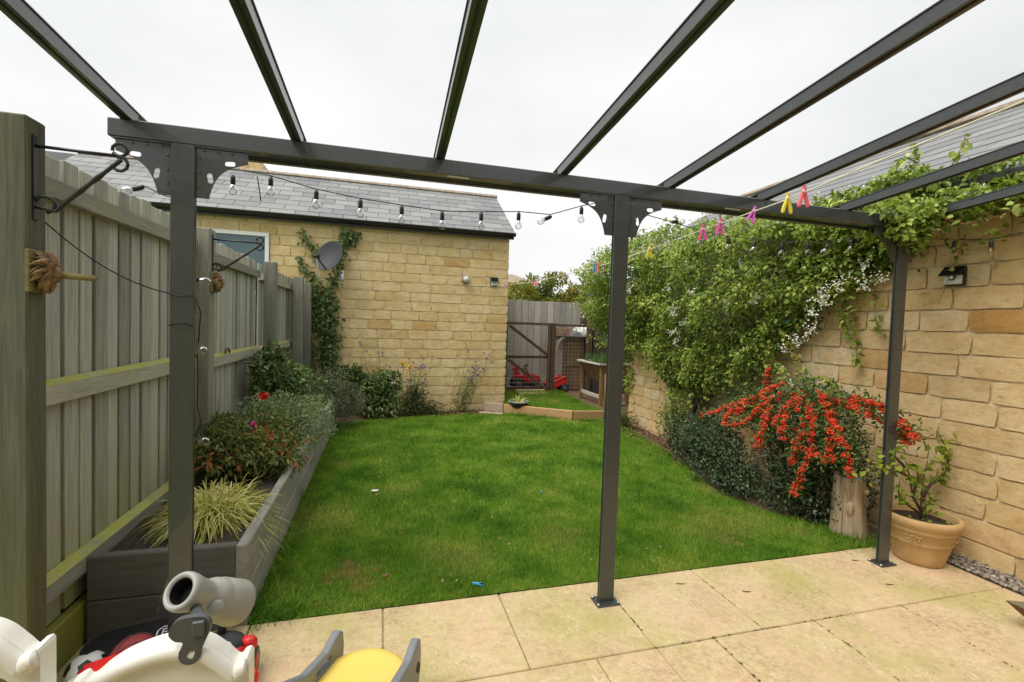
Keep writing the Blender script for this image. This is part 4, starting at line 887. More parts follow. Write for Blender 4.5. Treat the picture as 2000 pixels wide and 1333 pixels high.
b = MB(); b.add([(6.8, 29.6, 4.1), (10, 29.6, 4.1), (10, 34.4, 4.1), (6.8, 34.4, 4.1), (8.1, 31.5, 4.85), (8.7, 31.5, 4.85)], [(0, 1, 5, 4), (1, 2, 5), (2, 3, 4, 5), (3, 0, 4), (0, 3, 2, 1)]); b.build('roof', 'ridge tile', dh)

# ================================================================ things on the walls
sd_ = thing('satellite_dish', 'dark grey satellite dish on the outbuilding wall above the ivy', 'satellite dish', (-.6, 7.5, 2.1))
mD = Matrix.Translation((-.715, 7.30, 2.325)) @ Matrix.Rotation(R(-28), 4, 'Z') @ Matrix.Rotation(R(68), 4, 'X')
b = MB(); prof = [(.002, .0)]+[(.235*t, .055*t*t) for t in (.2, .4, .6, .8, .95, 1)]+[(.242, .052), (.235, .044)]+[(.235*t, .055*t*t-.008) for t in (.8, .5, .2)]+[(.002, -.008)]
b.lathe(prof, 32, mD @ Matrix.Diagonal((.86, 1, 1, 1))); b.build('reflector', 'dish grey', sd_, True)
lnb = mD @ Vector((0, -.16, .30)); b = MB(); b.tube([mD @ Vector((0, -.22, .02)), lnb], .011, 8); b.build('arm', 'dish grey', sd_, True)
b = MB(); dv = ((mD @ Vector((0, 0, .02)))-lnb).normalized(); b.tube([lnb-dv*.05, lnb+dv*.015, lnb+dv*.04], [.022, .022, .032], 12); b.build('receiver', 'black plastic', sd_, True)
bk = mD @ Vector((0, 0, -.01)); b = MB(); b.tube([bk, bk+Vector((.02, .07, -.02)), bk+Vector((.04, .12, -.20)), (-.62, 7.59, 2.10)], .014, 8); b.box((-.68, 7.585, 2.03), (-.56, 7.597, 2.17), .002); b.build('bracket', 'steel', sd_, True)
b = MB(); b.tube([lnb+Vector((0, .02, -.01)), lnb+Vector((.02, .1, -.22)), (-.95, 7.57, 2.02), (-1.05, 7.57, 1.9)], .004, 5); b.build('cable', 'upvc', sd_, True)
bl = thing('bulkhead_lamp', 'round pale grey wall lamp on the outbuilding', 'wall lamp', (1.3, 7.6, 2.14)); mm_ = Matrix.Translation((1.303, 7.588, 2.14)) @ Matrix.Rotation(R(90), 4, 'X')
b = MB(); b.lathe([(.065, 0), (.065, .03), (.05, .05)], 20, mm_); b.build('base', 'tarp grey', bl, True); b = MB(); b.lathe([(.05, .05), (.05, .09), (.03, .12), (.005, .125)], 20, mm_); b.build('cover', 'lamp lens', bl, True)
def solar(label, mw, s, tilt):
    t = thing('solar_light', label, 'wall lamp', mw.translation, 'solar lamps on the stone walls')
    def pbox(nm, lo, hi, m, ch=.004, par=None):
        b = MB(); lo = Vector(lo)*s; hi = Vector(hi)*s; b.cbox(mw @ ((lo+hi)/2), (hi-lo)/2, ch*s, mw.to_3x3()); return b.build(nm, m, par or t)
    pbox('case', (-.07, -.075, 0), (.07, .075, .028), 'black plastic'); pbox('lens', (-.06, -.06, .028), (.06, .012, .05), 'lamp lens')
    b = MB(); v = [Vector((x, y, z))*s for x, y, z in ((-.075, .075, .02), (.075, .075, .02), (.075, .005, .085), (-.075, .005, .085), (-.075, .085, .026), (.075, .085, .026), (.075, .012, .094), (-.075, .012, .094))]
    b.add([mw @ q for q in v], [(0, 1, 2, 3), (4, 7, 6, 5), (0, 4, 5, 1), (1, 5, 6, 2), (2, 6, 7, 3), (3, 7, 4, 0)]); b.build('panel', 'solar panel', t)
    b = MB(); b.sphere(mw @ Vector((0, -.005*s, .06*s)), .016*s, 12, 8); b.build('sensor', 'white plastic', t, True)
    b = MB(); b.tube([mw @ Vector((.021*s*math.cos(a), -.005*s+.021*s*math.sin(a), .056*s)) for a in [2*math.pi*i/14 for i in range(15)]], .006*s, 6, False); b.build('bezel', 'black plastic', t, True)
solar('black solar light with pale lens on the garage wall beside the right post', Matrix.Translation((3.664, 2.235, 1.86)) @ Matrix(((0, 0, -1, 0), (-1, 0, 0, 0), (0, 1, 0, 0), (0, 0, 0, 1))), .82, 0)
solar('little black solar light near the corner of the outbuilding', Matrix.Translation((1.772, 7.585, 2.13)) @ Matrix(((1, 0, 0, 0), (0, 0, -1, 0), (0, 1, 0, 0), (0, 0, 0, 1))), .85, 0)
# hanging basket brackets
def bracket(label, o, L_):
    t = thing('basket_bracket', label, 'bracket', o, 'hanging basket brackets'); ox, oy, oz = o
    b = MB(); b.box((ox, oy-.012, oz-.14), (ox+.006, oy+.012, oz+.14), .002); b.build('back_bar', 'black iron', t)
    b = MB(); b.tube([(ox+.004, oy, oz+.105), (ox+L_, oy, oz+.100)], .0055, 8); b.build('rod', 'black iron', t, True)
    b = MB(); sc = [(ox+.03+.028*math.cos(a), oy, oz-.085+.028*math.sin(a)) for a in [R(200-40*i) for i in range(8)]]
    b.tube(sc[::-1]+[(ox+.06, oy, oz-.105)]+[(ox+.06+(L_-.06)*i/8, oy, oz-.10+(.19)*i/8) for i in range(1, 9)], [.006]*9+[.0075, .0075, .009, .0065, .0095, .0065, .0075, .0075], 8, True)
    b.tube([(ox+L_-.005+.022*math.cos(a), oy, oz+.122+.022*math.sin(a)) for a in [R(-150+38*i) for i in range(10)]], .0055, 8); b.tube([(ox+L_-.005+.024*math.cos(a), oy, oz+.074+.024*math.sin(a)) for a in [R(110-36*i) for i in range(8)]], .0055, 8)
    b.build('scroll', 'black iron', t, True)
bracket('black wrought iron hanging basket bracket on the nearest fence post', (-1.12, 1.955, 1.885), .245)
bracket('black wrought iron bracket on the second fence post, against the window', (-1.128, 3.70, 1.86), .30)
# carved faces
def face(label, o, nz, stick):
    t = thing('carved_face', label, 'carving', o, 'carved wooden faces on fence posts'); ox, oy, oz = o
    b = MB(); b.box((ox+.002, oy-.05, oz-.07), (ox+.016, oy+.05, oz+.07), .003); b.build('plaque', 'perch wood', t)
    b = MB(); b.sphere((ox+.03, oy, oz), .04, 20, 14, (.75, .8, 1.05)); b.sphere((ox+.062, oy-.002, oz+.0), .014, 10, 8, (1, .8, 1.5)); b.sphere((ox+.052, oy-.018, oz+.022), .012, 10, 8); b.sphere((ox+.052, oy+.018, oz+.022), .012, 10, 8); b.sphere((ox+.055, oy, oz-.026), .014, 10, 8, (1, 1.3, .7)); b.build('face', 'gold wood', t, True)
    b = MB()
    for k in range(46):
        a = 2*math.pi*k/46+random.uniform(-.05, .05); r0 = random.uniform(.018, .034); r1 = random.uniform(.052, .074); sw = random.uniform(.25, .6); x0 = ox+random.uniform(.030, .052)
        pts = [(x0+.004*math.sin(3*q)-.022*q*q, oy+(r0+(r1-r0)*q)*.85*math.cos(a+sw*q*q), oz+(r0+(r1-r0)*q)*1.05*math.sin(a+sw*q*q)) for q in (0, .25, .5, .75, 1)]
        b.tube(pts, [.004, .0062, .0062, .005, .0018], 6)
    b.build('mane', 'gold wood', t, True)['kind'] = 'stuff'
    if stick: b = MB(); b.tube([(ox+.03, oy+.02, oz-.005), (ox+.09, oy+.03, oz-.008), (ox+.155, oy+.035, oz-.012)], [.013, .012, .0105], 10); b.build('perch', 'perch wood', t, True)
face('carved wooden lion face with a perch on the nearest fence post', (-1.12, 1.955, 1.575), 0, True)
face('carved wooden face on the second fence post below its bracket', (-1.128, 3.71, 1.67), 0, False)
b = MB(); b.tube([(-1.203, 4.33+.055*math.cos(a), 1.125+.05*math.sin(a)) for a in [R(10+16*i) for i in range(11)]], [.006]+[.009]*9+[.006], 8); tag(b.build('horseshoe', 'clay brown', None, True, origin=(-1.2, 4.33, 1.13)), 'small rusty horseshoe standing on the mossy fence rail', 'horseshoe')

# ================================================================ festoon lights
fl = thing('festoon_lights', 'string of clear bulbs in black sockets looped under the pergola beam', 'string lights', (1, 2.42, 2.1))
BY = 2.42
bulbs = [(-.658, 2.075, 0), (-.503, 2.085, 0), (-.307, 2.045, 0), (-.108, 2.022, 0), (.087, 2.01, 0), (.287, 2.0, 0), (.488, 2.015, 0), (.689, 2.035, 0), (.867, 2.036, 62), (1.046, 2.10, 0),
         (1.813, 2.028, 0), (2.012, 2.012, 0), (2.207, 2.010, 12), (2.41, 2.005, 0), (2.611, 2.024, -8), (2.777, 2.035, 30), (2.968, 2.072, 0)]
def bulb(p, tilt, bend=0, s=.8):
    mw = Matrix.Translation(p) @ Matrix.Rotation(R(bend), 4, 'X') @ Matrix.Rotation(R(tilt), 4, 'Y') @ Matrix.Diagonal((s, s, s, 1)); b = MB()
    b.lathe([(.003, .012), (.006, .01), (.0125, .0), (.0135, -.012), (.0135, -.03), (.0125, -.042), (.010, -.043)], 12, mw); so_ = b.build('socket', 'black plastic', fl, True)
    b = MB(); b.lathe([(.011, -.043), (.013, -.05), (.0195, -.060), (.0228, -.074), (.0215, -.087), (.015, -.097), (.006, -.1015), (.001, -.102)], 16, mw); b.build('bulb', 'bulb glass', so_, True)
    b = MB(); b.tube([mw @ Vector((-.004, 0, -.044)), mw @ Vector((-.006, 0, -.07)), mw @ Vector((0, 0, -.062)), mw @ Vector((.006, 0, -.07)), mw @ Vector((.004, 0, -.044))], .0011, 5); b.build('filament', 'filament', so_)
for (x, z, t_) in bulbs: bulb((x, BY, z), t_)
bulb((-1.0, 2.40, 1.985), 70); bulb((1.62, BY, 2.075), -100)
bulb((3.45, 2.13, 2.06), 0); bulb((3.45, 1.942, 2.03), 0)
for z_, t_ in ((1.60, -80), (1.258, -125), (.905, -85)): bulb((-.785, 2.30, z_), t_)
def cable(pts, r=.0026): b = MB(); b.tube(pts, r, 5); b.build('cable', 'black plastic', fl, True)
sag = lambda p, q, s, n=10: [tuple(Vector(p).lerp(Vector(q), i/n)-Vector((0, 0, s*4*(i/n)*(1-i/n)))) for i in range(n+1)]
cable([(-.60, BY-.02, 2.10)]+[(x, BY, z+.012) for x, z, _ in bulbs[1:10]]+[(1.14, 2.30, 2.12)])
cable([(1.26, 2.30, 2.12), (1.45, BY, 2.10), (1.62, BY, 2.075)]+[(x, BY, z+.012) for x, z, _ in bulbs[10:]]+[(3.1, 2.38, 2.10), (3.3, 2.25, 2.09), (3.45, 2.13, 2.072), (3.45, 2.02, 2.055), (3.45, 1.942, 2.045), (3.48, 1.7, 2.08), (3.5, 1.2, 2.15)])
cable([(-.56, 2.42, 2.09), (-.555, 2.43, 2.05), (-.545, 2.43, 1.98)]); cable([(1.33, 2.32, 2.07), (1.325, 2.33, 2.0), (1.31, 2.34, 1.93)])
cable(sag((-1.19, 2.06, 1.80), (-.82, 2.20, 1.53), .05)); cable([(-.825, 2.19, 1.53), (-.78, 2.186, 1.52), (-.73, 2.19, 1.525), (-.726, 2.25, 1.46), (-.75, 2.30, 1.33)])
cable([(-1.0, 2.40, 1.995), (-.9, 2.36, 1.95), (-.82, 2.30, 1.93)]); cable([(-.823, 2.188, 1.40), (-.78, 2.187, 1.415), (-.733, 2.189, 1.40)])
cable([(-.755, 2.30, 1.33), (-.75, 2.30, 1.18), (-.752, 2.30, 1.05), (-.74, 2.31, .98), (-.76, 2.30, .92)])

# ================================================================ washing line and pegs
LP = [(1.499, .80, 2.04), (1.45, 1.125, 1.985), (1.49, 1.475, 1.965), (1.53, 1.87, 1.96), (1.53, 2.5, 1.923), (1.515, 3.02, 1.894), (1.55, 4.775, 1.897), (1.577, 6.125, 1.967), (1.30, 7.58, 2.05)]
LP[0] = (1.56, -.5, 2.26); LP.insert(1, (1.497, .80, 2.037))
b = MB(); b.tube(LP, .0026, 6); tag(b.build('washing_line', 'rope', None, True, origin=LP[0]), 'thin cream washing line running from the pergola to the outbuilding', 'washing line')
def peg(label, p, m, ang=0, spread=10, lift=.03, tw=0, s=1.0):
    t = thing('clothes_peg', label, 'clothes peg', p, 'plastic pegs on the washing line'); base = Matrix.Translation(p) @ Matrix.Rotation(R(tw), 4, 'Z') @ Matrix.Rotation(R(ang), 4, 'Y') @ Matrix.Diagonal((s, s, s, 1))
    for sg in (-1, 1):
        a = R(spread*sg)*.5; mw = base @ Matrix.Rotation(-a, 4, 'Y') @ Matrix.Translation((sg*.0048, 0, 0))
        pr = [(-.004, .030), (.0035, .030), (.005, .012), (.0045, -.01), (.0065, -.03), (.0055, -.048), (0, -.053), (-.0045, -.048), (-.0045, -.02), (-.0035, 0)]
        pr = [(sg*x, z) for x, z in pr]; pr = pr if sg > 0 else pr[::-1]
        b = MB(); b.prism(pr, -.0055, .0055, mw @ Matrix.Rotation(R(90), 4, 'X')); b.build('arm', m, t, bevel=.0015)
    b = MB(); b.tube([base @ Vector((-.009, -.007, .006)), base @ Vector((-.004, -.008, .012)), base @ Vector((.004, -.008, .012)), base @ Vector((.009, -.007, .006))], .0013, 5); b.build('spring', 'steel', t)
def at_line(y):
    for i in range(len(LP)-1):
        a, b_ = LP[i], LP[i+1]
        if a[1] <= y <= b_[1]: k = (y-a[1])/(b_[1]-a[1]); return Vector(a).lerp(Vector(b_), k)
for (y, m, lab, ang, s) in ((1.405, 'coral peg', 'coral pink peg nearest the camera on the washing line', 0, 1.0), (1.485, 'yellow peg', 'yellow peg beside the coral pink peg', 2, 1.0), (1.68, 'magenta peg', 'purple pink peg turned sideways over the beam', 18, .9), (1.905, 'pink peg', 'pink peg third from the beam on the line', 2, 1.0), (2.03, 'pink peg', 'pink peg just left of the other pink one, over a bulb', -2, 1.0), (2.51, 'yellow peg', 'single yellow peg just right of the middle post', 3, 1.0)):
    p = at_line(y); peg(lab, p+Vector((0, -.004, -.004)), m, ang, 26, s=s, tw=-14)
for i, (m, c_) in enumerate((('teal peg', 'teal'), ('pink peg', 'pink'), ('yellow peg', 'yellow'), ('coral peg', 'coral'))):
    p = at_line(3.12+i*.012)+Vector((i*.013-.05, 0, 0)); peg(f'{c_} peg in the tight bunch just left of the middle post', p, m, 0, 9, tw=-12)
for i, (m, c_) in enumerate((('coral peg', 'coral'), ('white plastic', 'white'), ('teal peg', 'teal'), ('pink peg', 'pink'))):
    p = at_line(4.62+i*.05)+Vector((i*.02-.03, 0, 0)); peg(f'{c_} peg in the far bunch over the back fence', p, m, 0, 24, tw=-20)
for i, (m, c_) in enumerate((('coral peg', 'coral'), ('blue plastic', 'blue'))):
    p = at_line(6.0+i*.07); peg(f'{c_} peg on the line at the outbuilding corner', p, m, 8-20*i, 24, tw=-20)

# ================================================================ right hand climber
vn = thing('climbing_vine', 'big green climber with white flower sprays covering the garage wall', 'climber', (3.5, 4.75, 0))
VC = np.array([  # along the wall: y, lowest z, highest z, depth out from the wall
    (7.35, 1.55, 1.95, .30), (7.1, 1.30, 2.25, .55), (6.7, 1.20, 2.50, .62), (6.3, 1.28, 2.62, .60), (5.9, 1.22, 2.70, .50), (5.5, 1.05, 2.73, .45), (5.1, .72, 2.70, .42), (4.8, .55, 2.66, .42), (4.5, .72, 2.63, .44),
    (4.2, .92, 2.60, .45), (3.8, 1.08, 2.56, .42), (3.5, 1.25, 2.53, .38), (3.25, 1.55, 2.52, .33), (3.0, 1.75, 2.52, .27), (2.8, 1.86, 2.52, .22), (2.6, 2.02, 2.50, .20), (2.4, 2.16, 2.46, .2)])
def vine_points(n, y0=2.4, y1=7.35, inner=.55):
    y = rng.uniform(y0, y1, n); o = np.argsort(VC[:, 0]); A = VC[o]; lo = np.interp(y, A[:, 0], A[:, 1]); hi = np.interp(y, A[:, 0], A[:, 2]); dp = np.interp(y, A[:, 0], A[:, 3])
    q = np.stack([y, y*0, y*0], 1); lo = lo+.13*wob(q, 7, 1)+.07*rng.normal(size=n); hi = hi+.05*wob(q, 9, 5)+.03*rng.normal(size=n)
    u = rng.random(n); z = lo+(hi-lo)*u; prof = np.clip(.35+1.0*np.sqrt(np.clip(u, 0, 1))-.55*np.clip((u-.72)/.28, 0, 1)**2, .2, 1.2)
    pp = np.stack([y*0, y, z], 1); lump = 1+.5*wob(pp, 4.2, 2)+.34*wob(pp, 9.5, 4); d = dp*prof*lump*(1-inner*rng.random(n)**1.3)
    end = np.clip((y-6.45)/.6, 0, 1)                       # past the wall's end the growth closes round the corner
    x = 3.66-d+end*rng.uniform(0, .5, n)
    return np.stack([x, y, z], 1), u, d/(dp*prof*lump+1e-6), wob(pp, 4.2, 2)
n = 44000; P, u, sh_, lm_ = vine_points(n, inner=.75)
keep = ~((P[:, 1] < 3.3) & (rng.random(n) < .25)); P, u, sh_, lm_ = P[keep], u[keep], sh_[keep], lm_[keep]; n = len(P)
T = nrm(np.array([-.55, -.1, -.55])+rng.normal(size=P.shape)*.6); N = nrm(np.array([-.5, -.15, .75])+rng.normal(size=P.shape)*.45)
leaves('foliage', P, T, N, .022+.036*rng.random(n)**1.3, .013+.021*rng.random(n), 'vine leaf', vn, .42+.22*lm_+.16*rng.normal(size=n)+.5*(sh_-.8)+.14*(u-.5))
# growth over the roof edge and the pergola's right corner
P, N0, rad = blob_points([(3.25, 2.32, 2.22, .24, .17, .13), (3.45, 2.15, 2.28, .20, .3, .12), (3.05, 2.27, 2.14, .16, .1, .10), (3.55, 1.9, 2.33, .12, .3, .10), (3.6, 2.9, 2.55, .14, .6, .08), (3.45, 2.45, 2.50, .16, .3, .12), (3.62, 2.2, 2.5, .18, .5, .1), (3.5, 1.55, 2.36, .12, .35, .08), (3.18, 2.22, 2.06, .14, .08, .08), (3.10, 2.15, 2.13, .20, .06, .10), (3.22, 2.14, 2.2, .2, .08, .1), (2.98, 2.17, 2.2, .12, .05, .05)], 5600, .8, .4, 8)
n = len(P); T = nrm(np.array([-.3, -.2, -.4])+rng.normal(size=P.shape)*.7); N = nrm(np.array([-.4, -.3, .7])+rng.normal(size=P.shape)*.5)
leaves('corner_foliage', P, T, N, .048*(.5+.7*rng.random(n)), .030*(.6+.6*rng.random(n)), 'vine leaf', vn, .5+.2*wob(P, 8)+.17*rng.normal(size=n))
# loose shoots: tube with leaves along it
SP = []; ST = MB()
def shoot(pts, nl, r=.0035, m='stem'):
    pts = [Vector(p) for p in pts]; ST.tube(pts, [r*(1-.6*i/(len(pts)-1)) for i in range(len(pts))], 5); k = len(pts)-1
    for i in range(nl):
        t = random.random()*k; a = int(min(t, k-1)); p = pts[a].lerp(pts[a+1], t-a); SP.append(p+Vector(rng.normal(size=3)*.018))
shoot([(3.62, 2.9, 2.0), (3.60, 2.88, 1.7), (3.62, 2.86, 1.45), (3.61, 2.84, 1.22)], 70); shoot([(3.6, 2.98, 1.9), (3.58, 2.95, 1.6), (3.62, 2.9, 1.38)], 70); shoot([(3.6, 2.75, 1.9), (3.62, 2.72, 1.62), (3.63, 2.70, 1.5)], 26)
shoot([(3.5, 3.4, 1.4), (3.48, 3.2, 1.15), (3.55, 3.1, .95), (3.6, 3.0, .85)], 60); shoot([(3.5, 3.6, 1.3), (3.4, 3.35, 1.1), (3.52, 3.15, 1.05)], 50); shoot([(3.6, 3.1, 1.1), (3.58, 2.95, 1.0), (3.6, 2.88, .82)], 46)
shoot([(3.4, 2.4, 2.5), (3.42, 2.38, 2.62), (3.40, 2.34, 2.72)], 22); shoot([(3.5, 2.6, 2.5), (3.46, 2.52, 2.62), (3.44, 2.45, 2.68)], 36); shoot([(3.4, 2.2, 2.42), (3.41, 2.14, 2.55), (3.43, 2.1, 2.66), (3.41, 2.09, 2.70)], 16)
shoot([(3.2, 2.2, 2.25), (3.3, 2.0, 2.13), (3.38, 1.85, 2.16), (3.45, 1.7, 2.28)], 24); shoot([(3.3, 2.25, 2.12), (3.48, 2.1, 2.06), (3.56, 1.95, 2.10), (3.6, 1.8, 2.2)], 30); shoot([(3.58, 2.15, 2.12), (3.60, 2.2, 1.98), (3.61, 2.24, 1.86), (3.62, 2.3, 1.7)], 16)
shoot([(3.45, 1.9, 2.3), (3.5, 1.7, 2.22), (3.52, 1.5, 2.2)], 26); shoot([(3.0, 2.25, 2.2), (2.9, 2.2, 2.24), (2.78, 2.2, 2.23)], 10)
for i in range(90):                                    # wispy outline of the top and the hanging bottom edge
    y = random.uniform(2.7, 7.2); A = VC[np.argsort(VC[:, 0])]; lo = np.interp(y, A[:, 0], A[:, 1]); hi = np.interp(y, A[:, 0], A[:, 2]); dp = np.interp(y, A[:, 0], A[:, 3])
    if i % 2: p = Vector((3.62-dp*random.uniform(.3, .9), y, hi-.05)); shoot([p, p+Vector((random.uniform(-.06, .04), random.uniform(-.08, .08), random.uniform(.06, .16)))], 7, .002)
    else: p = Vector((3.62-dp*random.uniform(.2, .7), y, lo+.08)); shoot([p, p+Vector((random.uniform(-.05, .04), random.uniform(-.08, .08), -random.uniform(.08, .22)))], 10, .002)
for p in ln((3.66, 6.40, 1.3), (3.64, 6.35, .55), 20): 
    for k in range(16): SP.append(Vector(p)+Vector(rng.normal(size=3)*.05))
P = np.array([p[:] for p in SP]); n = len(P); T = nrm(np.array([-.3, -.1, -.35])+rng.normal(size=P.shape)*.7); N = nrm(np.array([-.45, -.3, .7])+rng.normal(size=P.shape)*.4)
leaves('shoot_foliage', P, T, N, .052*(.55+.7*rng.random(n)), .034*(.6+.6*rng.random(n)), 'vine leaf', vn, .55+.2*rng.normal(size=n)); ST.build('shoots', 'stem red', vn, True)['kind'] = 'stuff'
b = MB(); b.tube([(3.52, 4.72, -.02), (3.53, 4.7, .35), (3.50, 4.68, .7), (3.52, 4.72, 1.1), (3.5, 4.8, 1.6)], [.055, .045, .04, .035, .02], 9); b.tube([(3.55, 4.95, 0), (3.52, 5.05, .3), (3.5, 5.1, .75), (3.45, 5.2, 1.1)], [.016, .013, .011, .008], 6); b.tube([(3.52, 4.68, .5), (3.5, 4.4, .9), (3.5, 4.1, 1.3)], [.03, .02, .01], 6); b.tube([(3.5, 4.62, 0), (3.52, 4.55, .4), (3.5, 4.6, .9)], [.02, .018, .012], 6); b.build('trunk', 'trunk bark', vn, True)
# white flower sprays
FP = []
def spray(c, r, k):
    c = np.array(c)
    for i in range(k):
        d = rng.normal(size=3)*np.array([.5, 1, .9]); d /= np.linalg.norm(d); e = d*r*rng.uniform(.5, 1.1)+np.array([0, 0, .2*r])
        for s in np.linspace(.2, 1, 9): FP.append(c+e*s+rng.normal(size=3)*.006+np.array([0, 0, .25*r*s*s]))
for (y, z, r, k, xo) in ((4.62, 1.42, .10, 8, .50), (4.62, 1.60, .12, 12, .52), (4.6, 1.28, .08, 7, .48), (4.45, 1.5, .07, 5, .48), (2.98, 1.72, .13, 16, .28), (3.08, 1.62, .10, 10, .28), (2.88, 1.85, .10, 9, .22), (2.72, 1.98, .09, 6, .18), (3.1, 1.45, .10, 10, .25), (3.2, 1.36, .11, 9, .25), (3.32, 1.28, .09, 6, .25),
                       (2.72, 1.82, .09, 9, .16), (2.62, 1.86, .07, 6, .12), (3.7, 2.05, .07, 6, .42), (3.6, 1.95, .06, 4, .42), (4.4, 2.1, .08, 6, .52), (4.3, 1.85, .09, 8, .52), (4.75, 1.9, .08, 5, .5), (4.9, 2.2, .07, 5, .45), (3.85, 1.7, .08, 6, .45), (3.55, 1.72, .08, 7, .40), (3.45, 2.3, .06, 4, .38), (3.4, 1.15, .06, 4, .2), (5.6, 1.95, .09, 6, .52), (6.4, 1.8, .1, 8, .66), (6.8, 1.6, .1, 7, .6), (2.95, 2.55, .09, 9, .15), (2.7, 2.56, .08, 7, .14), (3.2, 2.53, .08, 7, .2), (2.3, 2.3, .05, 4, .35), (2.05, 2.33, .07, 6, .18), (2.5, 2.55, .06, 5, .2), (3.25, 1.0, .06, 4, .22), (5.2, 2.35, .07, 5, .5)):
    spray((3.66-xo, y, z), r, k)
P = np.array(FP); n = len(P); leaves('flowers', P, nrm(rng.normal(size=P.shape)), nrm(rng.normal(size=P.shape)+np.array([-.6, -.3, .6])), .015*(.6+.6*rng.random(n)), .012, 'petal white', vn, rng.random(n))
b = MB(); m_ = Matrix.Translation((3.50, 3.40, 1.56)); b.lathe([(.015, -.06), (.026, -.04), (.028, .0), (.015, .03)], 10, m_ @ Matrix.Rotation(R(70), 4, 'X')); tag(b.build('blue_toy', 'blue plastic', None, True, origin=(3.42, 3.36, 1.52)), 'faded blue plastic toy caught in the climber', 'toy')
# loose wire trellis mesh on the wall behind the pyracantha
tw = MB()
for i in range(10): tw.tube([(3.62, 3.05+.05*i, .72), (3.61-.004*i, 3.06+.048*i, 1.0), (3.56, 3.05+.045*i, 1.12-.02*abs(i-5))], .0015, 4)
for i in range(6): tw.tube([(3.62, 3.05, .75+.06*i), (3.61, 3.5, .75+.06*i)], .0015, 4)
tag(tw.build('wire_trellis', 'black iron', None, origin=(3.62, 3.3, .7)), 'bent dark wire mesh on the wall above the red berries', 'trellis')
tw = MB()
for i in range(13): tw.tube([(3.645, 4.25+.05*i, .45), (3.645, 4.25+.05*i, 1.05)], .0018, 4)
for i in range(13): tw.tube([(3.645, 4.25, .45+.05*i), (3.645, 4.85, .45+.05*i)], .0018, 4)
tag(tw.build('wire_trellis', 'trunk bark', None, origin=(3.645, 4.5, .5)), 'square wire trellis behind the trunk of the climber', 'trellis')

# ================================================================ right border shrubs
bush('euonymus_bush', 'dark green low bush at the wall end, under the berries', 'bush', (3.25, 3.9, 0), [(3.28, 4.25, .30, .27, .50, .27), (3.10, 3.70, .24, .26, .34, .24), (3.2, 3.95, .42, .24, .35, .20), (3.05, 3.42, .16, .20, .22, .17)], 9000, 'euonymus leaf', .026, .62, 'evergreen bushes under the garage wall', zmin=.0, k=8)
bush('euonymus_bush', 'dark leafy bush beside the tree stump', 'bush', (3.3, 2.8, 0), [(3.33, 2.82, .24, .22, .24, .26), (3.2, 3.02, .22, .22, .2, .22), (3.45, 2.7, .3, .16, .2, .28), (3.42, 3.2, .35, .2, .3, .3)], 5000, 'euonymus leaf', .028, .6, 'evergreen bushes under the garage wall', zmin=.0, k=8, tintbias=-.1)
bush('variegated_shrub', 'sparse pale leaved shrub at the foot of the climber', 'shrub', (3.4, 4.85, 0), [(3.42, 4.95, .35, .16, .2, .22), (3.38, 4.8, .5, .16, .16, .18)], 520, 'fig leaf', .04, .55, None, tintbias=-.15, shell=.9, twigs=18)
bush('border_weed', 'low straggly weeds at the far foot of the garage wall', 'weed', (3.5, 6.2, 0), [(3.48, 6.15, .10, .14, .3, .12), (3.4, 6.4, .08, .14, .15, .1)], 700, 'weed leaf', .035, .5, None, zmin=.0, shell=.9)
py = thing('pyracantha', 'firethorn shrub with arching sprays of bright red berries', 'shrub', (3.45, 3.0, 0))
P, N0, rad = blob_points([(3.40, 3.35, .72, .20, .45, .24), (3.38, 2.9, .72, .22, .32, .24), (3.35, 3.05, .95, .16, .2, .14), (3.45, 3.75, .75, .18, .35, .25), (3.3, 2.65, .62, .18, .2, .25)], 4200, .75, .4, 8); n = len(P)
leaves('foliage', P, nrm(N0*.6+rng.normal(size=P.shape)*.7), nrm(np.array([-.4, -.3, .7])+rng.normal(size=P.shape)*.5), .036*(.6+.7*rng.random(n)), .014*(.7+.6*rng.random(n)), 'pyracantha leaf', py, .45+.2*wob(P, 9)+.18*rng.normal(size=n))
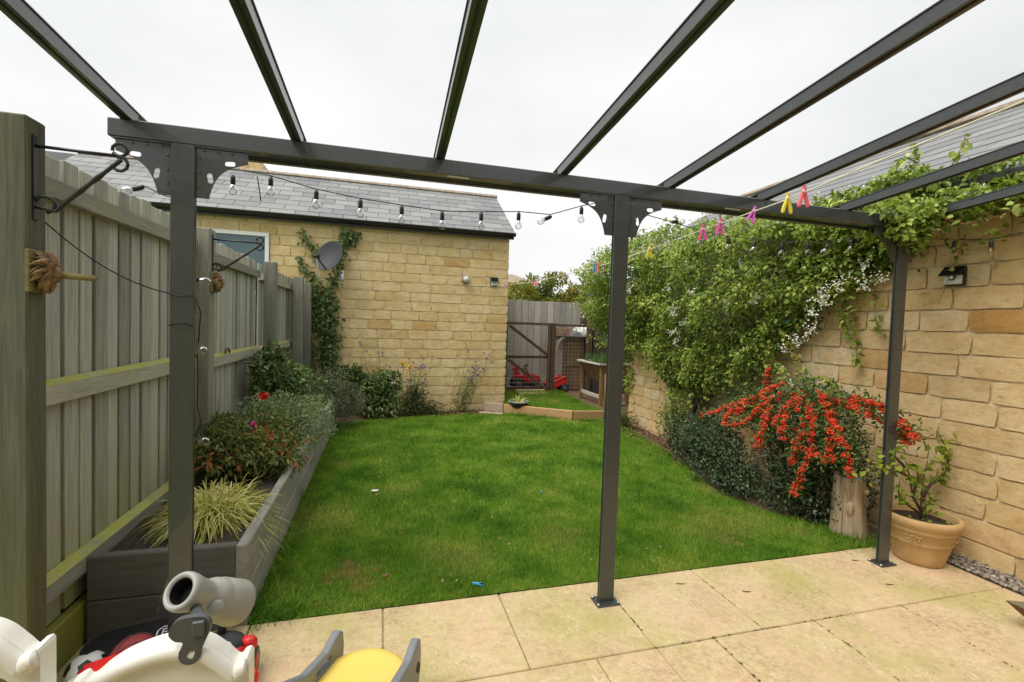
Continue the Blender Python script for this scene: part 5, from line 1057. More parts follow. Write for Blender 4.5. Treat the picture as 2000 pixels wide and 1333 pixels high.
SPR = [[(3.35, 3.25, 1.02), (3.30, 3.35, .95), (3.25, 3.5, .85), (3.2, 3.75, .72), (3.2, 4.15, .55)], [(3.35, 3.2, .95), (3.25, 3.35, .80), (3.15, 3.45, .66), (3.1, 3.6, .58)], [(3.35, 3.1, .95), (3.2, 3.05, .88), (3.1, 3.0, .74), (3.05, 2.95, .62)],
       [(3.35, 3.0, .92), (3.25, 2.9, .90), (3.15, 2.78, .86), (3.1, 2.72, .72), (3.1, 2.76, .5), (3.08, 2.80, .32), (3.08, 2.85, .2)], [(3.3, 2.85, .92), (3.2, 2.72, .90), (3.15, 2.58, .80), (3.14, 2.5, .64), (3.15, 2.46, .48)], [(3.3, 2.8, .95), (3.28, 2.6, 1.0), (3.26, 2.4, .99), (3.22, 2.22, .91), (3.2, 2.1, .82)],
       [(3.25, 3.0, .7), (3.15, 2.92, .62), (3.1, 2.8, .58), (3.12, 2.66, .55), (3.14, 2.58, .56)], [(3.38, 3.4, .9), (3.3, 3.38, 1.05), (3.28, 3.34, 1.12)], [(3.3, 2.7, .95), (3.3, 2.5, .93), (3.28, 2.3, .86), (3.24, 2.16, .78)], [(3.25, 3.3, .85), (3.12, 3.2, .75), (3.06, 3.18, .60), (3.05, 3.2, .5)], [(3.3, 3.1, .9), (3.18, 3.12, .80), (3.1, 3.1, .68)],
       [(3.32, 3.3, .9), (3.2, 3.3, .86), (3.1, 3.28, .78)], [(3.3, 3.0, .98), (3.2, 2.96, .95), (3.12, 2.9, .84)], [(3.3, 2.85, 1.0), (3.2, 2.75, .98), (3.15, 2.68, .92)], [(3.3, 3.45, .88), (3.2, 3.5, .78), (3.14, 3.55, .72)], [(3.3, 2.62, .98), (3.22, 2.52, .95), (3.2, 2.4, .92)],
       [(3.3, 2.95, .9), (3.18, 2.84, .85), (3.12, 2.84, .7), (3.1, 2.86, .56), (3.1, 2.9, .42)], [(3.25, 3.5, .85), (3.15, 3.6, .75), (3.08, 3.65, .6)], [(3.3, 2.75, .93), (3.18, 2.66, .86), (3.12, 2.6, .72), (3.12, 2.6, .55)]]
BB = []; LF = []; sb_ = MB()
for s_ in SPR:
    pts = [Vector(p) for p in s_]; sb_.tube(pts, [.006*(1-.6*i/(len(pts)-1)) for i in range(len(pts))], 5); k = len(pts)-1; L_ = sum((pts[i+1]-pts[i]).length for i in range(k))
    for i in range(int(L_/.019)):
        t = (i+random.random())/(L_/.019)*k; t = max(.25, t); a = int(min(t, k-1)); c = pts[a].lerp(pts[a+1], min(1, t-a))+Vector(rng.normal(size=3)*.011)
        nb = random.randint(18, 44)
        for j in range(nb): d = Vector(rng.normal(size=3)); d.normalize(); BB.append(c+Vector((d.x*.022-.010, d.y*.022, d.z*.016)))
        for j in range(9): LF.append(c+Vector(rng.normal(size=3)*.028))
C = np.array([p[:] for p in BB]); balls('berries', C, .0044+.0022*rng.random(len(C)), 'berry', py, .48+.26*rng.normal(size=len(C))+.25*wob(C, 14)); sb_.build('branch', 'stem brown', py, True)
P = np.array([p[:] for p in LF]); n = len(P); leaves('spray_foliage', P, nrm(rng.normal(size=P.shape)+np.array([-.3, 0, .2])), nrm(np.array([-.4, -.3, .7])+rng.normal(size=P.shape)*.5), .034*(.6+.7*rng.random(n)), .013, 'pyracantha leaf', py, .6+.2*rng.normal(size=n))
b = MB()
for i in range(5): b.tube([(3.48, 2.9+.12*i, 0), (3.45+random.uniform(-.05, .05), 2.85+.15*i, .4), (3.38, 2.8+.17*i, .8)], [.014, .011, .006], 6)
b.build('trunk', 'trunk bark', py, True)
# stump
st = thing('tree_stump', 'weathered upright tree stump beside the right pergola post', 'stump', (3.33, 2.60, 0))
def bk_(t, z): return .10*math.sin(3*t+z*5)+.05*math.sin(7*t+1+z*3)+.035*math.sin(13*t+z*9)+.02*math.sin(29*t)
prof = [(.118, -.02), (.115, .03), (.108, .08), (.104, .14), (.100, .2), (.098, .26), (.097, .32), (.096, .38), (.094, .425), (.086, .438), (.05, .432), (.003, .43)]
b = MB(); mS = Matrix.Translation((3.335, 2.60, 0)) @ Matrix.Rotation(R(-3), 4, 'Y'); b.lathe(prof, 72, mS, bk_); b.build('bole', 'stump wood', st, True)
b = MB(); b.sphere(mS @ Vector((.055, -.082, .33)), .024, 14, 8, (1, .7, .9)); b.sphere(mS @ Vector((.082, -.045, .24)), .036, 14, 8, (.8, .8, 1.4)); b.sphere(mS @ Vector((-.066, -.058, .22)), .034, 14, 8, (.9, .8, 1.8)); b.sphere(mS @ Vector((.02, -.085, .12)), .03, 14, 8, (1, .5, 2)); b.build('knots', 'stump wood', st, True)['kind'] = 'stuff'
# terracotta pot
PC = Vector((3.425, 2.20, 0)); pt = thing('terracotta_pot', 'large terracotta pot with moulded rings on the patio by the wall', 'pot', PC)
prof = [(.118, 0), (.128, .006), (.134, .03), (.150, .09), (.163, .14), (.1665, .143), (.168, .15), (.1665, .157), (.170, .165), (.182, .215), (.190, .222), (.194, .232), (.190, .242), (.196, .25), (.206, .262), (.212, .28), (.211, .297), (.203, .308), (.190, .310), (.180, .303), (.174, .27), (.17, .26)]
b = MB(); b.lathe(prof, 56, Matrix.Translation(PC)); b.build('body', 'terracotta', pt, True)
b = MB(); b.lathe([(.172, .262), (.1, .272), (.01, .268)], 24, Matrix.Translation(PC)); b.build('soil', 'soil', pt, True)
b = MB()
for a0 in (-62, -152, 28, 118):
    for i in range(22):
        a = R(a0+random.gauss(0, 5.5)); z = .19+random.gauss(0, .013); r = .174+(z-.165)*.24; b.sphere(PC+Vector((r*math.cos(a), r*math.sin(a), z)), random.uniform(.004, .008), 8, 6)
b.build('flower_moulding', 'terracotta', pt, True)
pp = thing('potted_fig', 'spindly young plant with yellow green leaves in the terracotta pot', 'plant', PC+Vector((0, 0, .26)))
BR = [[(0, 0, .26), (-.005, 0, .38), (.0, 0, .52), (.03, 0, .66)], [(0, 0, .38), (.06, 0, .48), (.14, -.01, .54), (.19, -.02, .60), (.18, -.02, .68), (.14, -.02, .76), (.08, -.02, .83)], [(0, 0, .32), (-.07, .01, .42), (-.12, .0, .55), (-.17, 0, .66)], [(0, 0, .30), (-.09, .02, .36), (-.17, .02, .42), (-.2, .02, .5)], [(0, .01, .3), (.06, .0, .36), (.11, -.02, .40)], [(0, 0, .42), (.07, .0, .50), (.15, 0, .51), (.155, 0, .54)], [(-.08, 0, .44), (-.06, -.01, .55), (-.09, -.01, .63)], [(-.12, 0, .55), (-.24, .0, .6), (-.38, .02, .64)], [(-.17, 0, .62), (-.3, .0, .72), (-.33, .02, .73)]]
b = MB(); LV = []
for s_ in BR:
    pts = [PC+Vector(p) for p in s_]; b.tube(pts, [.009*(1-.7*i/(len(pts)-1)) for i in range(len(pts))], 6); k = len(pts)-1
    for i in range(9+5*k):
        t = k*(.35+.65*random.random()); a = int(min(t, k-1)); LV.append((pts[a].lerp(pts[a+1], t-a), 1))
b.build('branch', 'stem brown', pp, True)
for i in range(50): LV.append((PC+Vector((-.34+.10*random.gauss(0, 1), .02+.03*random.gauss(0, 1), .66+.05*random.gauss(0, 1))), 1))
for i in range(26): LV.append((PC+Vector((.12+.05*random.gauss(0, 1), -.02, .74+.05*random.gauss(0, 1))), 1))
for i in range(20): LV.append((PC+Vector((.05+.07*random.gauss(0, 1), -.04+.05*random.gauss(0, 1), .285)), 1))
P = np.array([p[:] for p, _ in LV])+rng.normal(size=(len(LV), 3))*.018; n = len(P); leaves('foliage', P, nrm(rng.normal(size=P.shape)+np.array([0, -.2, -.2])), nrm(np.array([-.2, -.5, .8])+rng.normal(size=P.shape)*.4), .044*(.5+.7*rng.random(n)), .034*(.6+.5*rng.random(n)), 'fig leaf', pp, .5+.25*rng.normal(size=n))
# old trough at the right edge
tg = thing('old_trough', 'lichen covered tapered planter at the right edge of the patio', 'planter', (3.3, 1.45, 0))
b = MB(); q = [(3.215, 1.50, 0), (3.6, 1.33, 0), (3.55, 1.1, 0), (3.2, 1.25, 0), (3.125, 1.60, .115), (3.64, 1.38, .115), (3.6, 1.0, .115), (3.1, 1.2, .115)]
b.add(q, [(0, 1, 5, 4), (1, 2, 6, 5), (2, 3, 7, 6), (3, 0, 4, 7), (0, 3, 2, 1)]); b.build('body', 'clay brown', tg, bevel=.006)
crumple((3.37, 1.33, .10), .2, .13, .04, 'lichen stone', 'stones', tg)
b = MB(); b.add([(x, y, .117) for x, y, _ in q[4:]]+[(x+(3.37-x)*.22, y+(1.33-y)*.22, .122) for x, y, _ in q[4:]], [(0, 1, 5, 4), (1, 2, 6, 5), (2, 3, 7, 6), (3, 0, 4, 7)]); b.build('rim', 'lichen stone', tg)

# ================================================================ left bed plants
sg_ = thing('sedge_grass', 'fountain of yellow striped grass in the raised bed', 'grass plant', (-.86, 2.86, .34)); n = 2000
a = rng.uniform(0, 2*np.pi, n); el = np.clip(rng.normal(.55, .33, n), .05, 1.4); D = np.stack([np.cos(a)*np.cos(el), np.sin(a)*np.cos(el), np.sin(el)], 1); P = np.stack([-.86+rng.normal(size=n)*.05, 2.88+rng.normal(size=n)*.06, np.full(n, .345)], 1)
lg = .27+.21*rng.random(n); lg = np.where(np.abs(D[:, 0]) > .5, lg*.82, lg); strips('blade', P, D, None, lg, .0065+.003*rng.random(n), 'sedge blade', sg_, .45+.28*rng.normal(size=n)+.15*(el-.5), 6, .60)
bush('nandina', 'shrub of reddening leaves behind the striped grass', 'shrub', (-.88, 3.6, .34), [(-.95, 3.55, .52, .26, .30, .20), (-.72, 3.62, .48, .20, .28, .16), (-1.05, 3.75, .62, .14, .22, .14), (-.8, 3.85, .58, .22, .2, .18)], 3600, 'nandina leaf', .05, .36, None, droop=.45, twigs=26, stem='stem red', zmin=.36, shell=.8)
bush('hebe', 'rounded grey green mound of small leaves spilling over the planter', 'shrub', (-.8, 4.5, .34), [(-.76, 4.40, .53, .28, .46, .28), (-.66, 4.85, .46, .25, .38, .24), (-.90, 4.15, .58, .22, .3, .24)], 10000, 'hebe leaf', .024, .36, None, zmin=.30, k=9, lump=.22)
bush('rose_bush', 'tall dark leaved rose against the middle fence panel', 'shrub', (-1.05, 5.0, .34), [(-1.02, 5.05, .72, .15, .25, .25), (-1.0, 5.0, 1.05, .12, .16, .16), (-.92, 5.3, .82, .2, .3, .16), (-1.08, 4.85, .9, .08, .15, .25)], 1500, 'rose leaf', .055, .55, None, twigs=20, stem='stem green', shell=.85)
bush('leafy_shrub', 'loose mid green shrub between the rose and the grey bush', 'shrub', (-.85, 5.6, .34), [(-.85, 5.6, .62, .28, .35, .22), (-.95, 6.0, .68, .2, .3, .2)], 1700, 'rose leaf', .045, .5, None, twigs=16, shell=.8, tintbias=.1)
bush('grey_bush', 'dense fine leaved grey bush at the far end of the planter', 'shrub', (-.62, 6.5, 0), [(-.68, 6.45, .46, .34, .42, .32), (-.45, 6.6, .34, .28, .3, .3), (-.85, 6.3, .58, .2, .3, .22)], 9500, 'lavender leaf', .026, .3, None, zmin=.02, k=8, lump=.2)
bush('green_shrub', 'green leafy shrub against the outbuilding beside the ivy', 'shrub', (-.05, 7.3, 0), [(-.1, 7.25, .38, .25, .2, .32), (.15, 7.3, .48, .2, .18, .25), (-.38, 7.35, .6, .2, .16, .2), (.02, 7.2, .2, .3, .2, .2)], 2600, 'rose leaf', .05, .62, None, zmin=.02, shell=.8, stem='stem green', twigs=20)
bush('low_weeds', 'low green undergrowth at the foot of the outbuilding wall', 'weed', (.45, 7.3, 0), [(.45, 7.3, .16, .35, .16, .18), (.75, 7.35, .08, .3, .14, .1), (.55, 7.35, .3, .16, .12, .25)], 2300, 'weed leaf', .04, .28, None, zmin=.01, shell=.9, k=7)
# flowers
def bloom(label, c, r, m, cat='flower'):
    t = thing('flower', label, cat, c); P = np.array([c]*34)+rng.normal(size=(34, 3))*r*.25; D = nrm(rng.normal(size=(34, 3))+np.array([0, -.2, .5])); leaves('petals', P, D, nrm(rng.normal(size=(34, 3))+np.array([0, -.4, .6])), r*(.7+.5*rng.random(34)), r*.8, m, t, rng.random(34), .2)
    b = MB(); b.tube([c, (c[0]+.01, c[1]+.01, c[2]-.12)], .003, 5); b.build('stem', 'stem green', t, True)
bloom('single bright red flower on the grey green mound', (-.845, 3.95, .835), .030, 'petal red'); bloom('left of the two yellow flowers before the outbuilding', (.33, 7.2, .80), .035, 'petal yellow'); bloom('right of the two yellow flowers before the outbuilding', (.43, 7.2, .76), .032, 'petal yellow'); bloom('small faded pink flower low in the reddening shrub', (-.87, 3.75, .66), .024, 'pink peg')
def verbena(label, cx, cy, sx, stems, hmin, hmax, lean):
    t = thing('verbena', label, 'flower plant', (cx, cy, 0)); b = MB(); FPp = []; LPp = []
    for i in range(stems):
        x = cx+random.gauss(0, sx*.35); h = random.uniform(hmin, hmax); l = random.gauss(lean, .12)*h; p = [(x, cy, 0), (x+l*.3, cy-.02, h*.4), (x+l, cy+random.gauss(0, .03), h)]; b.tube(p, [.0035, .003, .002], 5)
        for s_ in (-1, 1): b.tube([p[1], (p[1][0]+s_*.05, cy, h*.55), (p[1][0]+l*.4+s_*.07, cy, h*.8)], .0017, 4); 
        tips = [p[2], (p[2][0]+.03, cy, h-.03), (p[2][0]-.035, cy, h-.05)]
        for tp in tips[:random.choice((1, 1, 2, 3))]:
            for k in range(26): FPp.append(np.array(tp)+rng.normal(size=3)*np.array([.012, .012, .007]))
        for k in range(26): z = random.random()**1.7*h*.8; LPp.append((x+l*(z/h)**1.5+random.gauss(0, .03), cy+random.gauss(0, .03), z))
    b.build('stem', 'stem green', t, True); P = np.array(FPp); leaves('flowers', P, nrm(rng.normal(size=P.shape)+np.array([0, 0, .5])), nrm(rng.normal(size=P.shape)), .011, .009, 'petal purple', t, rng.random(len(P)))
    P = np.array(LPp); leaves('foliage', P, nrm(rng.normal(size=P.shape)), nrm(rng.normal(size=P.shape)+np.array([0, -.3, .6])), .045*(.4+.8*rng.random(len(P))), .010, 'weed leaf', t, .4+.3*rng.random(len(P)))
verbena('tall purple verbena stems beside the yellow flowers', .5, 7.36, .2, 11, .5, .95, .12); verbena('tall wispy purple verbena against the outbuilding near its corner', 1.28, 7.42, .3, 17, .45, 1.02, .22); verbena('thin dry flower stems between the ivy and yellow flowers', -.02, 7.42, .3, 5, .8, 1.3, -.05)
# ivy on the outbuilding
iv = thing('wall_ivy', 'ivy climbing the outbuilding wall below the satellite dish', 'climber', (-.75, 7.58, 0)); IP = []; b = MB()
def ivy(pts, n, sp):
    pts = [Vector(p) for p in pts]; b.tube(pts, .006, 5); k = len(pts)-1
    for i in range(n): t = random.random()*k; a = int(min(t, k-1)); p = pts[a].lerp(pts[a+1], t-a); IP.append((p.x+random.gauss(0, sp), 7.575-abs(random.gauss(0, .045)), p.z+random.gauss(0, .05)))
ivy([(-.72, 7.57, .1), (-.73, 7.57, .7), (-.76, 7.57, 1.2), (-.80, 7.57, 1.75)], 1500, .075); ivy([(-.95, 7.57, 1.3), (-.98, 7.57, 1.6), (-.93, 7.57, 2.0)], 420, .07); ivy([(-.8, 7.57, 1.6), (-.70, 7.57, 1.95), (-.62, 7.57, 2.3), (-.55, 7.57, 2.6), (-.48, 7.57, 2.78)], 330, .045); ivy([(-.9, 7.57, 2.4), (-1.05, 7.57, 2.52), (-1.15, 7.57, 2.66)], 60, .03); ivy([(-.85, 7.57, 2.25), (-1.0, 7.57, 2.38)], 30, .025); ivy([(-.95, 7.57, 2.0), (-1.12, 7.57, 2.15), (-1.18, 7.57, 2.33)], 60, .025); ivy([(-.98, 7.57, .4), (-.97, 7.57, .8), (-1.0, 7.57, 1.2)], 120, .05); ivy([(-.5, 7.55, .1), (-.35, 7.5, .5), (-.3, 7.5, .6)], 350, .12); ivy([(-.45, 7.57, 2.6), (-.4, 7.57, 2.75)], 60, .04)
b.build('stem', 'stem brown', iv, True); P = np.array(IP); n = len(P); leaves('foliage', P, nrm(np.array([0, -.4, -.6])+rng.normal(size=P.shape)*.5), nrm(np.array([0, -1, .35])+rng.normal(size=P.shape)*.35), .058*(.5+.7*rng.random(n)), .05*(.6+.5*rng.random(n)), 'ivy leaf', iv, .45+.22*rng.normal(size=n)+.1*wob(P, 7))

# ================================================================ toys in the foreground
ps = thing('toy_playset', 'cream plastic toy climber with arched panels and grey telescope', 'playset', (-.4, .85, 0))
def panel(outl, holes, y, th, rimpts):
    p = plate('panel', outl, holes, th, 'cream plastic', XZ((0, y+th, 0)), ps, bevel=.008); b = MB(); b.tube([(x, y-.004, z) for x, z in rimpts], .0125, 12); b.build('rim', 'cream plastic', p, True)
def cat(pts, n=6):
    out = []
    for i in range(len(pts)-1):
        p0, p1, p2, p3 = [Vector((*pts[max(0, min(len(pts)-1, j))], 0)) for j in (i-1, i, i+1, i+2)]
        for k in range(n):
            t = k/n; v = .5*((2*p1)+(p2-p0)*t+(2*p0-5*p1+4*p2-p3)*t*t+(3*p1-p0-3*p2+p3)*t**3); out.append((v.x, v.y))
    return out+[pts[-1]]
top = cat([(-.452, .872), (-.437, .880), (-.428, .873), (-.405, .892), (-.375, .909), (-.335, .921), (-.301, .923), (-.265, .914), (-.237, .890), (-.220, .872), (-.211, .880), (-.203, .882)])
panel([(-.452, 0), (-.199, 0), (-.199, .876)]+top[::-1], [], .85, .035, [(x, z-.010) for x, z in top])
top = cat([(-.74, .95), (-.70, .99), (-.65, 1.015), (-.59, 1.02), (-.53, 1.010), (-.505, .998), (-.485, .977), (-.472, .962), (-.465, .970), (-.456, .973)])
hole = [(-.56, .75), (-.482, .75), (-.482, .915)]+arc(-.52, .905, .04, 15, 165, 8)+[(-.56, .88)]
panel([(-.74, 0), (-.4535, 0), (-.4535, .968)]+top[::-1], [hole], .80, .035, [(x, z-.010) for x, z in top])
b = MB(); b.box((-.70, .84, .40), (-.46, 1.2, .44), .01); b.build('deck', 'cream plastic', ps)
ax = Vector((.385, .70, -.60)).normalized(); te0 = Vector((-.338, .955, .955))
mT = Matrix.Translation(te0) @ ax.to_track_quat('Z', 'Y').to_matrix().to_4x4()
b = MB(); MT0 = mT; mT = mT @ Matrix.Diagonal((.80, .80, .68, 1)); b.lathe([(.027, .06), (.027, .010), (.0295, .002), (.036, -.002), (.0405, .004), (.042, .014), (.041, .03), (.037, .055), (.0345, .085), (.0345, .098), (.041, .108), (.0455, .124), (.0475, .142), (.0475, .146), (.0495, .150), (.052, .19), (.055, .226), (.055, .234), (.050, .238), (.047, .20), (.02, .19)], 40, mT); tel = b.build('telescope', 'grey plastic', ps, True)
b = MB(); b.lathe([(.0268, .006), (.0266, .050), (.001, .0505)], 24, mT, caps=False); b.build('eyepiece_dark_liner', 'gutter black', tel)  # added black liner, painting in the shade inside the eyepiece
b = MB(); b.lathe([(.014, 0), (.014, .004), (.011, .007)], 16, Matrix.Translation(te0+ax*.088+Vector((.015, -.032, -.002))) @ Matrix.Rotation(R(80), 4, 'X') @ Matrix.Rotation(R(25), 4, 'Y')); b.build('pivot_cap', 'grey plastic', tel, True)
bl_ = cat([(0, .006), (.026, .004), (.040, -.010), (.040, -.030), (.031, -.052), (.022, -.075)], 4)+arc(.0, -.082, .0225, 0, -180, 10)+cat([(-.0215, -.072), (-.014, -.052), (-.030, -.046), (-.042, -.030), (-.036, -.010), (-.022, .003), (0, .006)], 4)[:-1]
hl = slot(.002, -.080, .026, .014, R(75)); plate('telescope_bracket', bl_[::-1], [hl], .014, 'dark grey plastic', XZ((-.280, .842, .970)) @ Matrix.Scale(.70, 4), ps, bevel=.005)
b = MB(); b.box((-.276, .826, .944), (-.258, .8325, .969), .002); b.build('clip', 'dark grey plastic', ps)
b = MB(); b.tube([(-.322, .975, .915), (-.29, .91, .925), (-.282, .850, .935)], [.010, .010, .010], 14); b.build('telescope_mount', 'dark grey plastic', ps, True)
# slide
sl_ = thing('toy_slide', 'yellow plastic toy slide with grey side rails at the bottom edge', 'toy slide', (.0, 1.6, 0))
sa = Vector((.36, .933, 0)).normalized(); sv = Vector((sa.y, -sa.x, 0)); s0 = Vector((.010, 1.80, .02))
def S(u, v, z): return s0+sa*u+sv*v+Vector((0, 0, z))
b = MB(); US = [-1.0, -.8, -.6, -.4, -.25, -.15, -.08, -.03, .0, .02, .028, .03]; ZS = [.60, .485, .37, .27, .215, .19, .178, .172, .168, .155, .135, .10]; NV = 13; vs = []
for u_, z_ in zip(US, ZS):
    for j in range(NV): v_ = -.135+.27*j/(NV-1); k = 1-(v_/.135)**2; vs.append(S(u_+(.055*k-.04 if u_ > -.2 else 0), v_, z_-.0+.012*k))
b.add(vs, [(i*NV+j, i*NV+j+1, (i+1)*NV+j+1, (i+1)*NV+j) for i in range(len(US)-1) for j in range(NV-1)]); b.build('chute', 'yellow plastic', sl_, True)
for sg in (-1, 1):
    pr = [(-1.0, .52), (-.6, .29), (-.25, .10), (-.06, .06), (.0, .07), (.022, .11), (.026, .19), (.018, .232), (-.006, .252), (-.035, .250), (-.10, .232), (-.25, .262), (-.6, .45), (-1.0, .68)]
    mm2 = Matrix((( sa.x, 0, sv.x, 0), (sa.y, 0, sv.y, 0), (0, 1, 0, 0), (0, 0, 0, 1))); mm2.translation = s0+sv*(sg*.152)
    hs = [slot(-.13, .205, .11, .022, R(-13))] if sg < 0 else []
    plate('side_rail', pr, hs, .034, 'slide grey', mm2 @ Matrix.Translation((0, 0, -.017)), sl_, bevel=.012)
b = MB(); b.tube([S(-.02+.016*math.cos(a), .1705, .15+.016*math.sin(a)) for a in [2*math.pi*i/18 for i in range(19)]], .0022, 6, False); b.build('emblem', 'black plastic', sl_, True)
# ground toys between the fence and the telescope
sk = thing('skateboard', 'black skateboard deck with a white outlined emblem by the planter', 'skateboard', (-.86, 2.26, .0)); skm = Matrix.Translation((-.865, 2.262, .10)) @ Matrix.Rotation(R(7), 4, 'Z') @ Matrix.Rotation(R(-4), 4, 'Y') @ Matrix.Rotation(R(8), 4, 'X')
def stad(l, w, n=10): return [(l/2-w/2+w/2*math.cos(R(-90+180*i/n)), w/2*math.sin(R(-90+180*i/n))) for i in range(n+1)]+[(-l/2+w/2+w/2*math.cos(R(90+180*i/n)), w/2*math.sin(R(90+180*i/n))) for i in range(n+1)]
b = MB(); b.prism(stad(.54, .17), -.006, .006, skm); b.build('deck', 'perch wood', sk); b = MB(); b.prism(stad(.532, .162), .0062, .0075, skm); gr = b.build('grip_tape', 'black plastic', sk)
def flat(par, nm, segs, w, m, mw):
    b = MB()
    for (x0, y0), (x1, y1) in segs:
        d = Vector((x1-x0, y1-y0, 0)); nn = Vector((-d.y, d.x, 0)).normalized()*w/2; e = d.normalized()*w/2; a0 = Vector((x0, y0, 0))-e; a1 = Vector((x1, y1, 0))+e; b.add([mw @ (a0-nn), mw @ (a1-nn), mw @ (a1+nn), mw @ (a0+nn)], [(0, 1, 2, 3)])
    return b.build(nm, m, par)
lm = skm @ Matrix.Translation((.022, -.012, .0082)); hexo = [(-.034, -.012), (-.034, .018), (-.018, .034), (.034, .034), (.034, -.018), (.018, -.034), (-.018, -.034)]
flat(gr, 'emblem', [(hexo[i], hexo[(i+1) % len(hexo)]) for i in range(len(hexo))], .006, 'white plastic', lm); flat(gr, 'emblem', [((-.014, -.018), (-.014, .018)), ((-.014, .018), (.01, .018)), ((.01, .018), (.014, .009)), ((.014, .009), (.004, .001)), ((-.014, .0), (.004, .001)), ((.004, .001), (.016, -.009)), ((.016, -.009), (.01, -.018)), ((.01, -.018), (-.014, -.018))], .006, 'white plastic', lm @ Matrix.Translation((0, 0, .0006)))
for x in (-.17, .17):
    for yy in (-.06, .06): wheel(sk, skm @ Vector((x, yy, -.05)), .027, .03, 'white plastic', 'y')
    b = MB(); b.tube([skm @ Vector((x, -.06, -.05)), skm @ Vector((x, .06, -.05))], .007, 8); b.tube([skm @ Vector((x, 0, -.05)), skm @ Vector((x, 0, -.006))], .012, 8); b.build('truck', 'steel', sk, True)
fb = thing('football', 'small black and white football beside the fence', 'ball', (-1.03, 2.02, .0)); fc = Vector((-1.046, 2.10, .080)); FR = .068; b = MB(); b.sphere(fc, FR, 32, 18); b.build('ball', 'ball white', fb, True)
phi = (1+5**.5)/2; b = MB()
for v in [(0, s1, s2*phi) for s1 in (-1, 1) for s2 in (-1, 1)]+[(s1, s2*phi, 0) for s1 in (-1, 1) for s2 in (-1, 1)]+[(s2*phi, 0, s1) for s1 in (-1, 1) for s2 in (-1, 1)]:
    q = Vector(v).normalized(); q = Matrix.Rotation(R(22), 3, 'Z') @ Matrix.Rotation(R(14), 3, 'X') @ q; a = q.cross(Vector((.3, .2, 1))).normalized(); c = q.cross(a); cn = [(a*math.cos(R(72*i))+c*math.sin(R(72*i)))*.40 for i in range(5)]; o2 = [cn[i].lerp(cn[(i+1) % 5], t) for i in range(5) for t in (0, .25, .5, .75)]; rr = [fc+(q+w_*k).normalized()*FR*1.006 for k in (.35, .7, 1) for w_ in o2]
    b.add([fc+q*FR*1.006]+rr, [(0, i+1, (i+1) % 20+1) for i in range(20)]+[(1+20*k+i, 1+20*(k+1)+i, 1+20*(k+1)+(i+1) % 20, 1+20*k+(i+1) % 20) for k in (0, 1) for i in range(20)])
b.build('patches', 'black plastic', fb)['kind'] = 'stuff'
gb_ = thing('green_ball', 'green and white toy ball in front of the football', 'ball', (-.985, 1.92, 0)); b = MB(); b.sphere((-.998, 1.985, .085), .055, 28, 16); b.build('ball', 'green plastic', gb_, True)
b = MB(); b.tube([Vector((-.998, 1.985, .085))+Vector((math.cos(a)*.3, math.sin(a), .55+.3*math.cos(a))).normalized()*.0552 for a in [2*math.pi*i/30 for i in range(31)]], .010, 6, False); b.build('stripe', 'white plastic', gb_, True)
bb = thing('red_basketball', 'dull red basketball with dark seams before the skateboard', 'ball', (-.93, 2.10, 0)); bc = Vector((-.885, 2.085, .118)); BR_ = .084; b = MB(); b.sphere(bc, BR_, 32, 18); b.build('ball', 'basket rubber', bb, True); b = MB()
for rot in (Matrix.Rotation(R(20), 3, 'X'), Matrix.Rotation(R(80), 3, 'X') @ Matrix.Rotation(R(20), 3, 'Y'), Matrix.Rotation(R(75), 3, 'Y') @ Matrix.Rotation(R(25), 3, 'X')): b.tube([bc+rot @ Vector((math.cos(a)*BR_, math.sin(a)*BR_, 0)) for a in [2*math.pi*i/36 for i in range(37)]], .0022, 5, False)
for s_ in (-.045, .045): r_1 = (BR_**2-s_**2)**.5; b.tube([bc+Matrix.Rotation(R(80), 3, 'X') @ Matrix.Rotation(R(20), 3, 'Y') @ Vector((math.cos(a)*r_1, math.sin(a)*r_1, s_)) for a in [2*math.pi*i/36 for i in range(37)]], .0022, 5, False)
b.build('seam', 'black plastic', bb, True)
rb = thing('red_toy_box', 'bright red moulded plastic toy under the red basketball', 'toy', (-.88, 1.98, 0)); mR = Matrix.Translation((-.915, 1.985, .108)) @ Matrix.Rotation(R(16), 4, 'Z') @ Matrix.Rotation(R(-8), 4, 'Y'); b = MB(); b.cbox(mR.translation, (.085, .05, .075), .02, mR.to_3x3()); b.build('shell', 'red plastic', rb, bevel=.012); b = MB(); b.cbox(mR @ Vector((.02, -.058, .02)), (.05, .008, .03), .004, mR.to_3x3()); b.build('recess', 'blue cloth', rb)
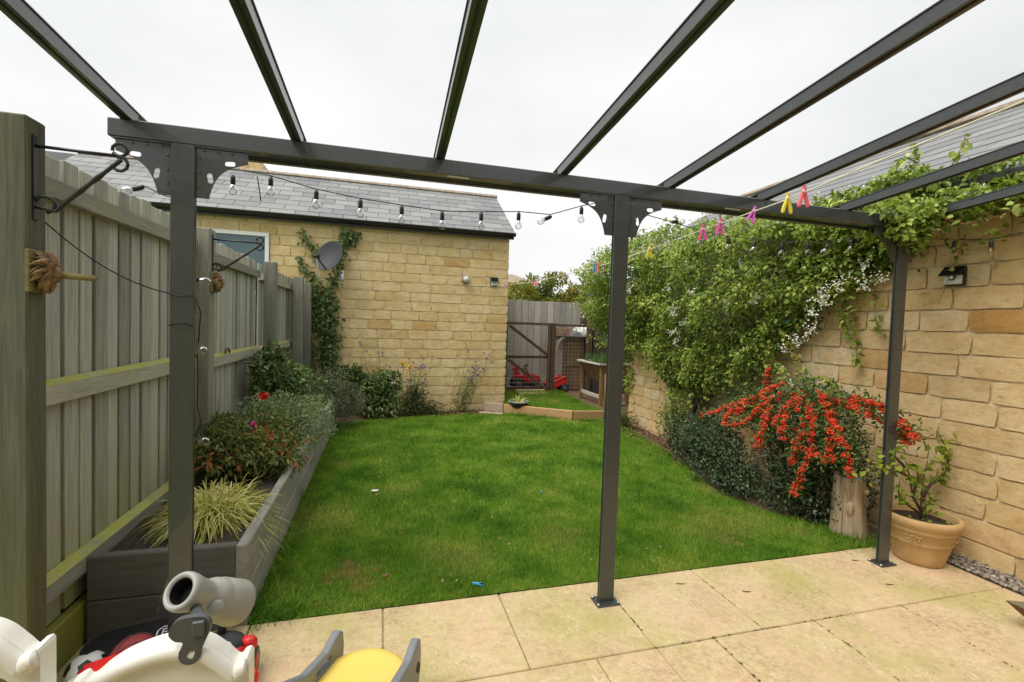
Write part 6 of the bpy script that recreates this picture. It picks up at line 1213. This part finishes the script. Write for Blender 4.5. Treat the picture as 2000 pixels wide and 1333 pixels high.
# red and black scooter
kt = thing('toy_scooter', 'red and black toy scooter with chunky wheels behind the cream panel', 'scooter', (-.55, 2.05, 0))
b = MB(); b.sphere((-.575, 2.06, .135), .075, 24, 12, (1.1, .9, .6)); b.build('body', 'black plastic', kt, True); b = MB(); b.sphere((-.585, 2.045, .115), .085, 24, 12, (1.15, .95, .62)); b.build('shell', 'red plastic', kt, True)
b = MB(); b.tube([(-.585, 2.075, .16), (-.59, 2.09, .30)], .016, 12); b.build('stem', 'black plastic', kt, True); b = MB(); b.tube([(-.55+.016*math.cos(a), 2.005, .165+.016*math.sin(a)) for a in [2*math.pi*i/16 for i in range(14)]], .004, 6); b.build('emblem', 'white plastic', kt, True)
b = MB(); b.tube([(-.54, 2.06, .14), (-.49, 2.065, .142)], .013, 10); b.build('axle', 'black plastic', kt, True); b = MB(); b.tube([(-.505, 2.06, .142), (-.475, 2.06, .142), (-.466, 2.06, .13)], [.02, .021, .018], 12); b.tube([(-.47, 2.06, .14), (-.472, 2.05, .08)], [.018, .016], 12); b.build('fork', 'red plastic', kt, True)
wheel(kt, (-.468, 2.045, .062), .058, .034, 'red plastic', 'x'); wheel(kt, (-.455, 1.93, .045), .045, .04, 'red plastic', 'x'); b = MB(); b.sphere((-.46, 1.955, .06), .038, 18, 12, (1, 1, .9)); b.build('hub_cover', 'red plastic', kt, True)
b = MB(); b.box((-.62, 1.6, .06), (-.52, 2.0, .085), .01); b.build('footboard', 'black plastic', kt)
# bits on the lawn and paving
def bit(name, label, cat, c, pts, m, h=.006): b = MB(); b.prism(pts, 0, h, Matrix.Translation(c)); tag(b.build(name, m, None, origin=c), label, cat)
bit('fallen_peg', 'blue clothes peg lying in the grass by the paving edge', 'clothes peg', (.545, 2.47, .018), [(-.03, .02), (.02, -.012), (.03, -.004), (.0, .012), (.022, .0), (.03, .008), (-.026, .03)], 'blue plastic', .008)
bit('paper_scrap', 'scrap of white paper on the lawn near the planter', 'litter', (-.02, 4.02, .03), [(-.03, -.01), (.02, -.02), (.035, .01), (-.01, .02)], 'white plastic', .004)
bit('orange_leaf', 'orange fallen leaf on the near lawn', 'leaf', (.05, 2.66, .025), [(-.02, 0), (0, -.012), (.022, 0), (0, .016)], 'clay brown', .004)
bit('blue_scrap', 'tiny blue plastic scrap on the lawn left of the middle post', 'litter', (1.35, 3.75, .03), [(-.012, -.01), (.012, -.008), (.01, .014)], 'blue plastic', .005)
for (x, y, lab) in ((1.68, 2.27, 'dark twig across the joint right of the middle post'), (2.0, 2.12, 'small dark twig lying on the middle paving slab'), (2.98, 2.27, 'dark twig lying beside the right post foot'), (2.9, 2.0, 'tiny dark leaf on the paving before the right post')):
    b = MB(); b.tube([(x-.022, y+.012, .004), (x-.004, y, .0045), (x+.024, y-.004, .004)], [.0018, .0028, .0012], 5); tag(b.build('twig', 'stem brown', None, True, origin=(x, y, 0)), lab, 'twig')
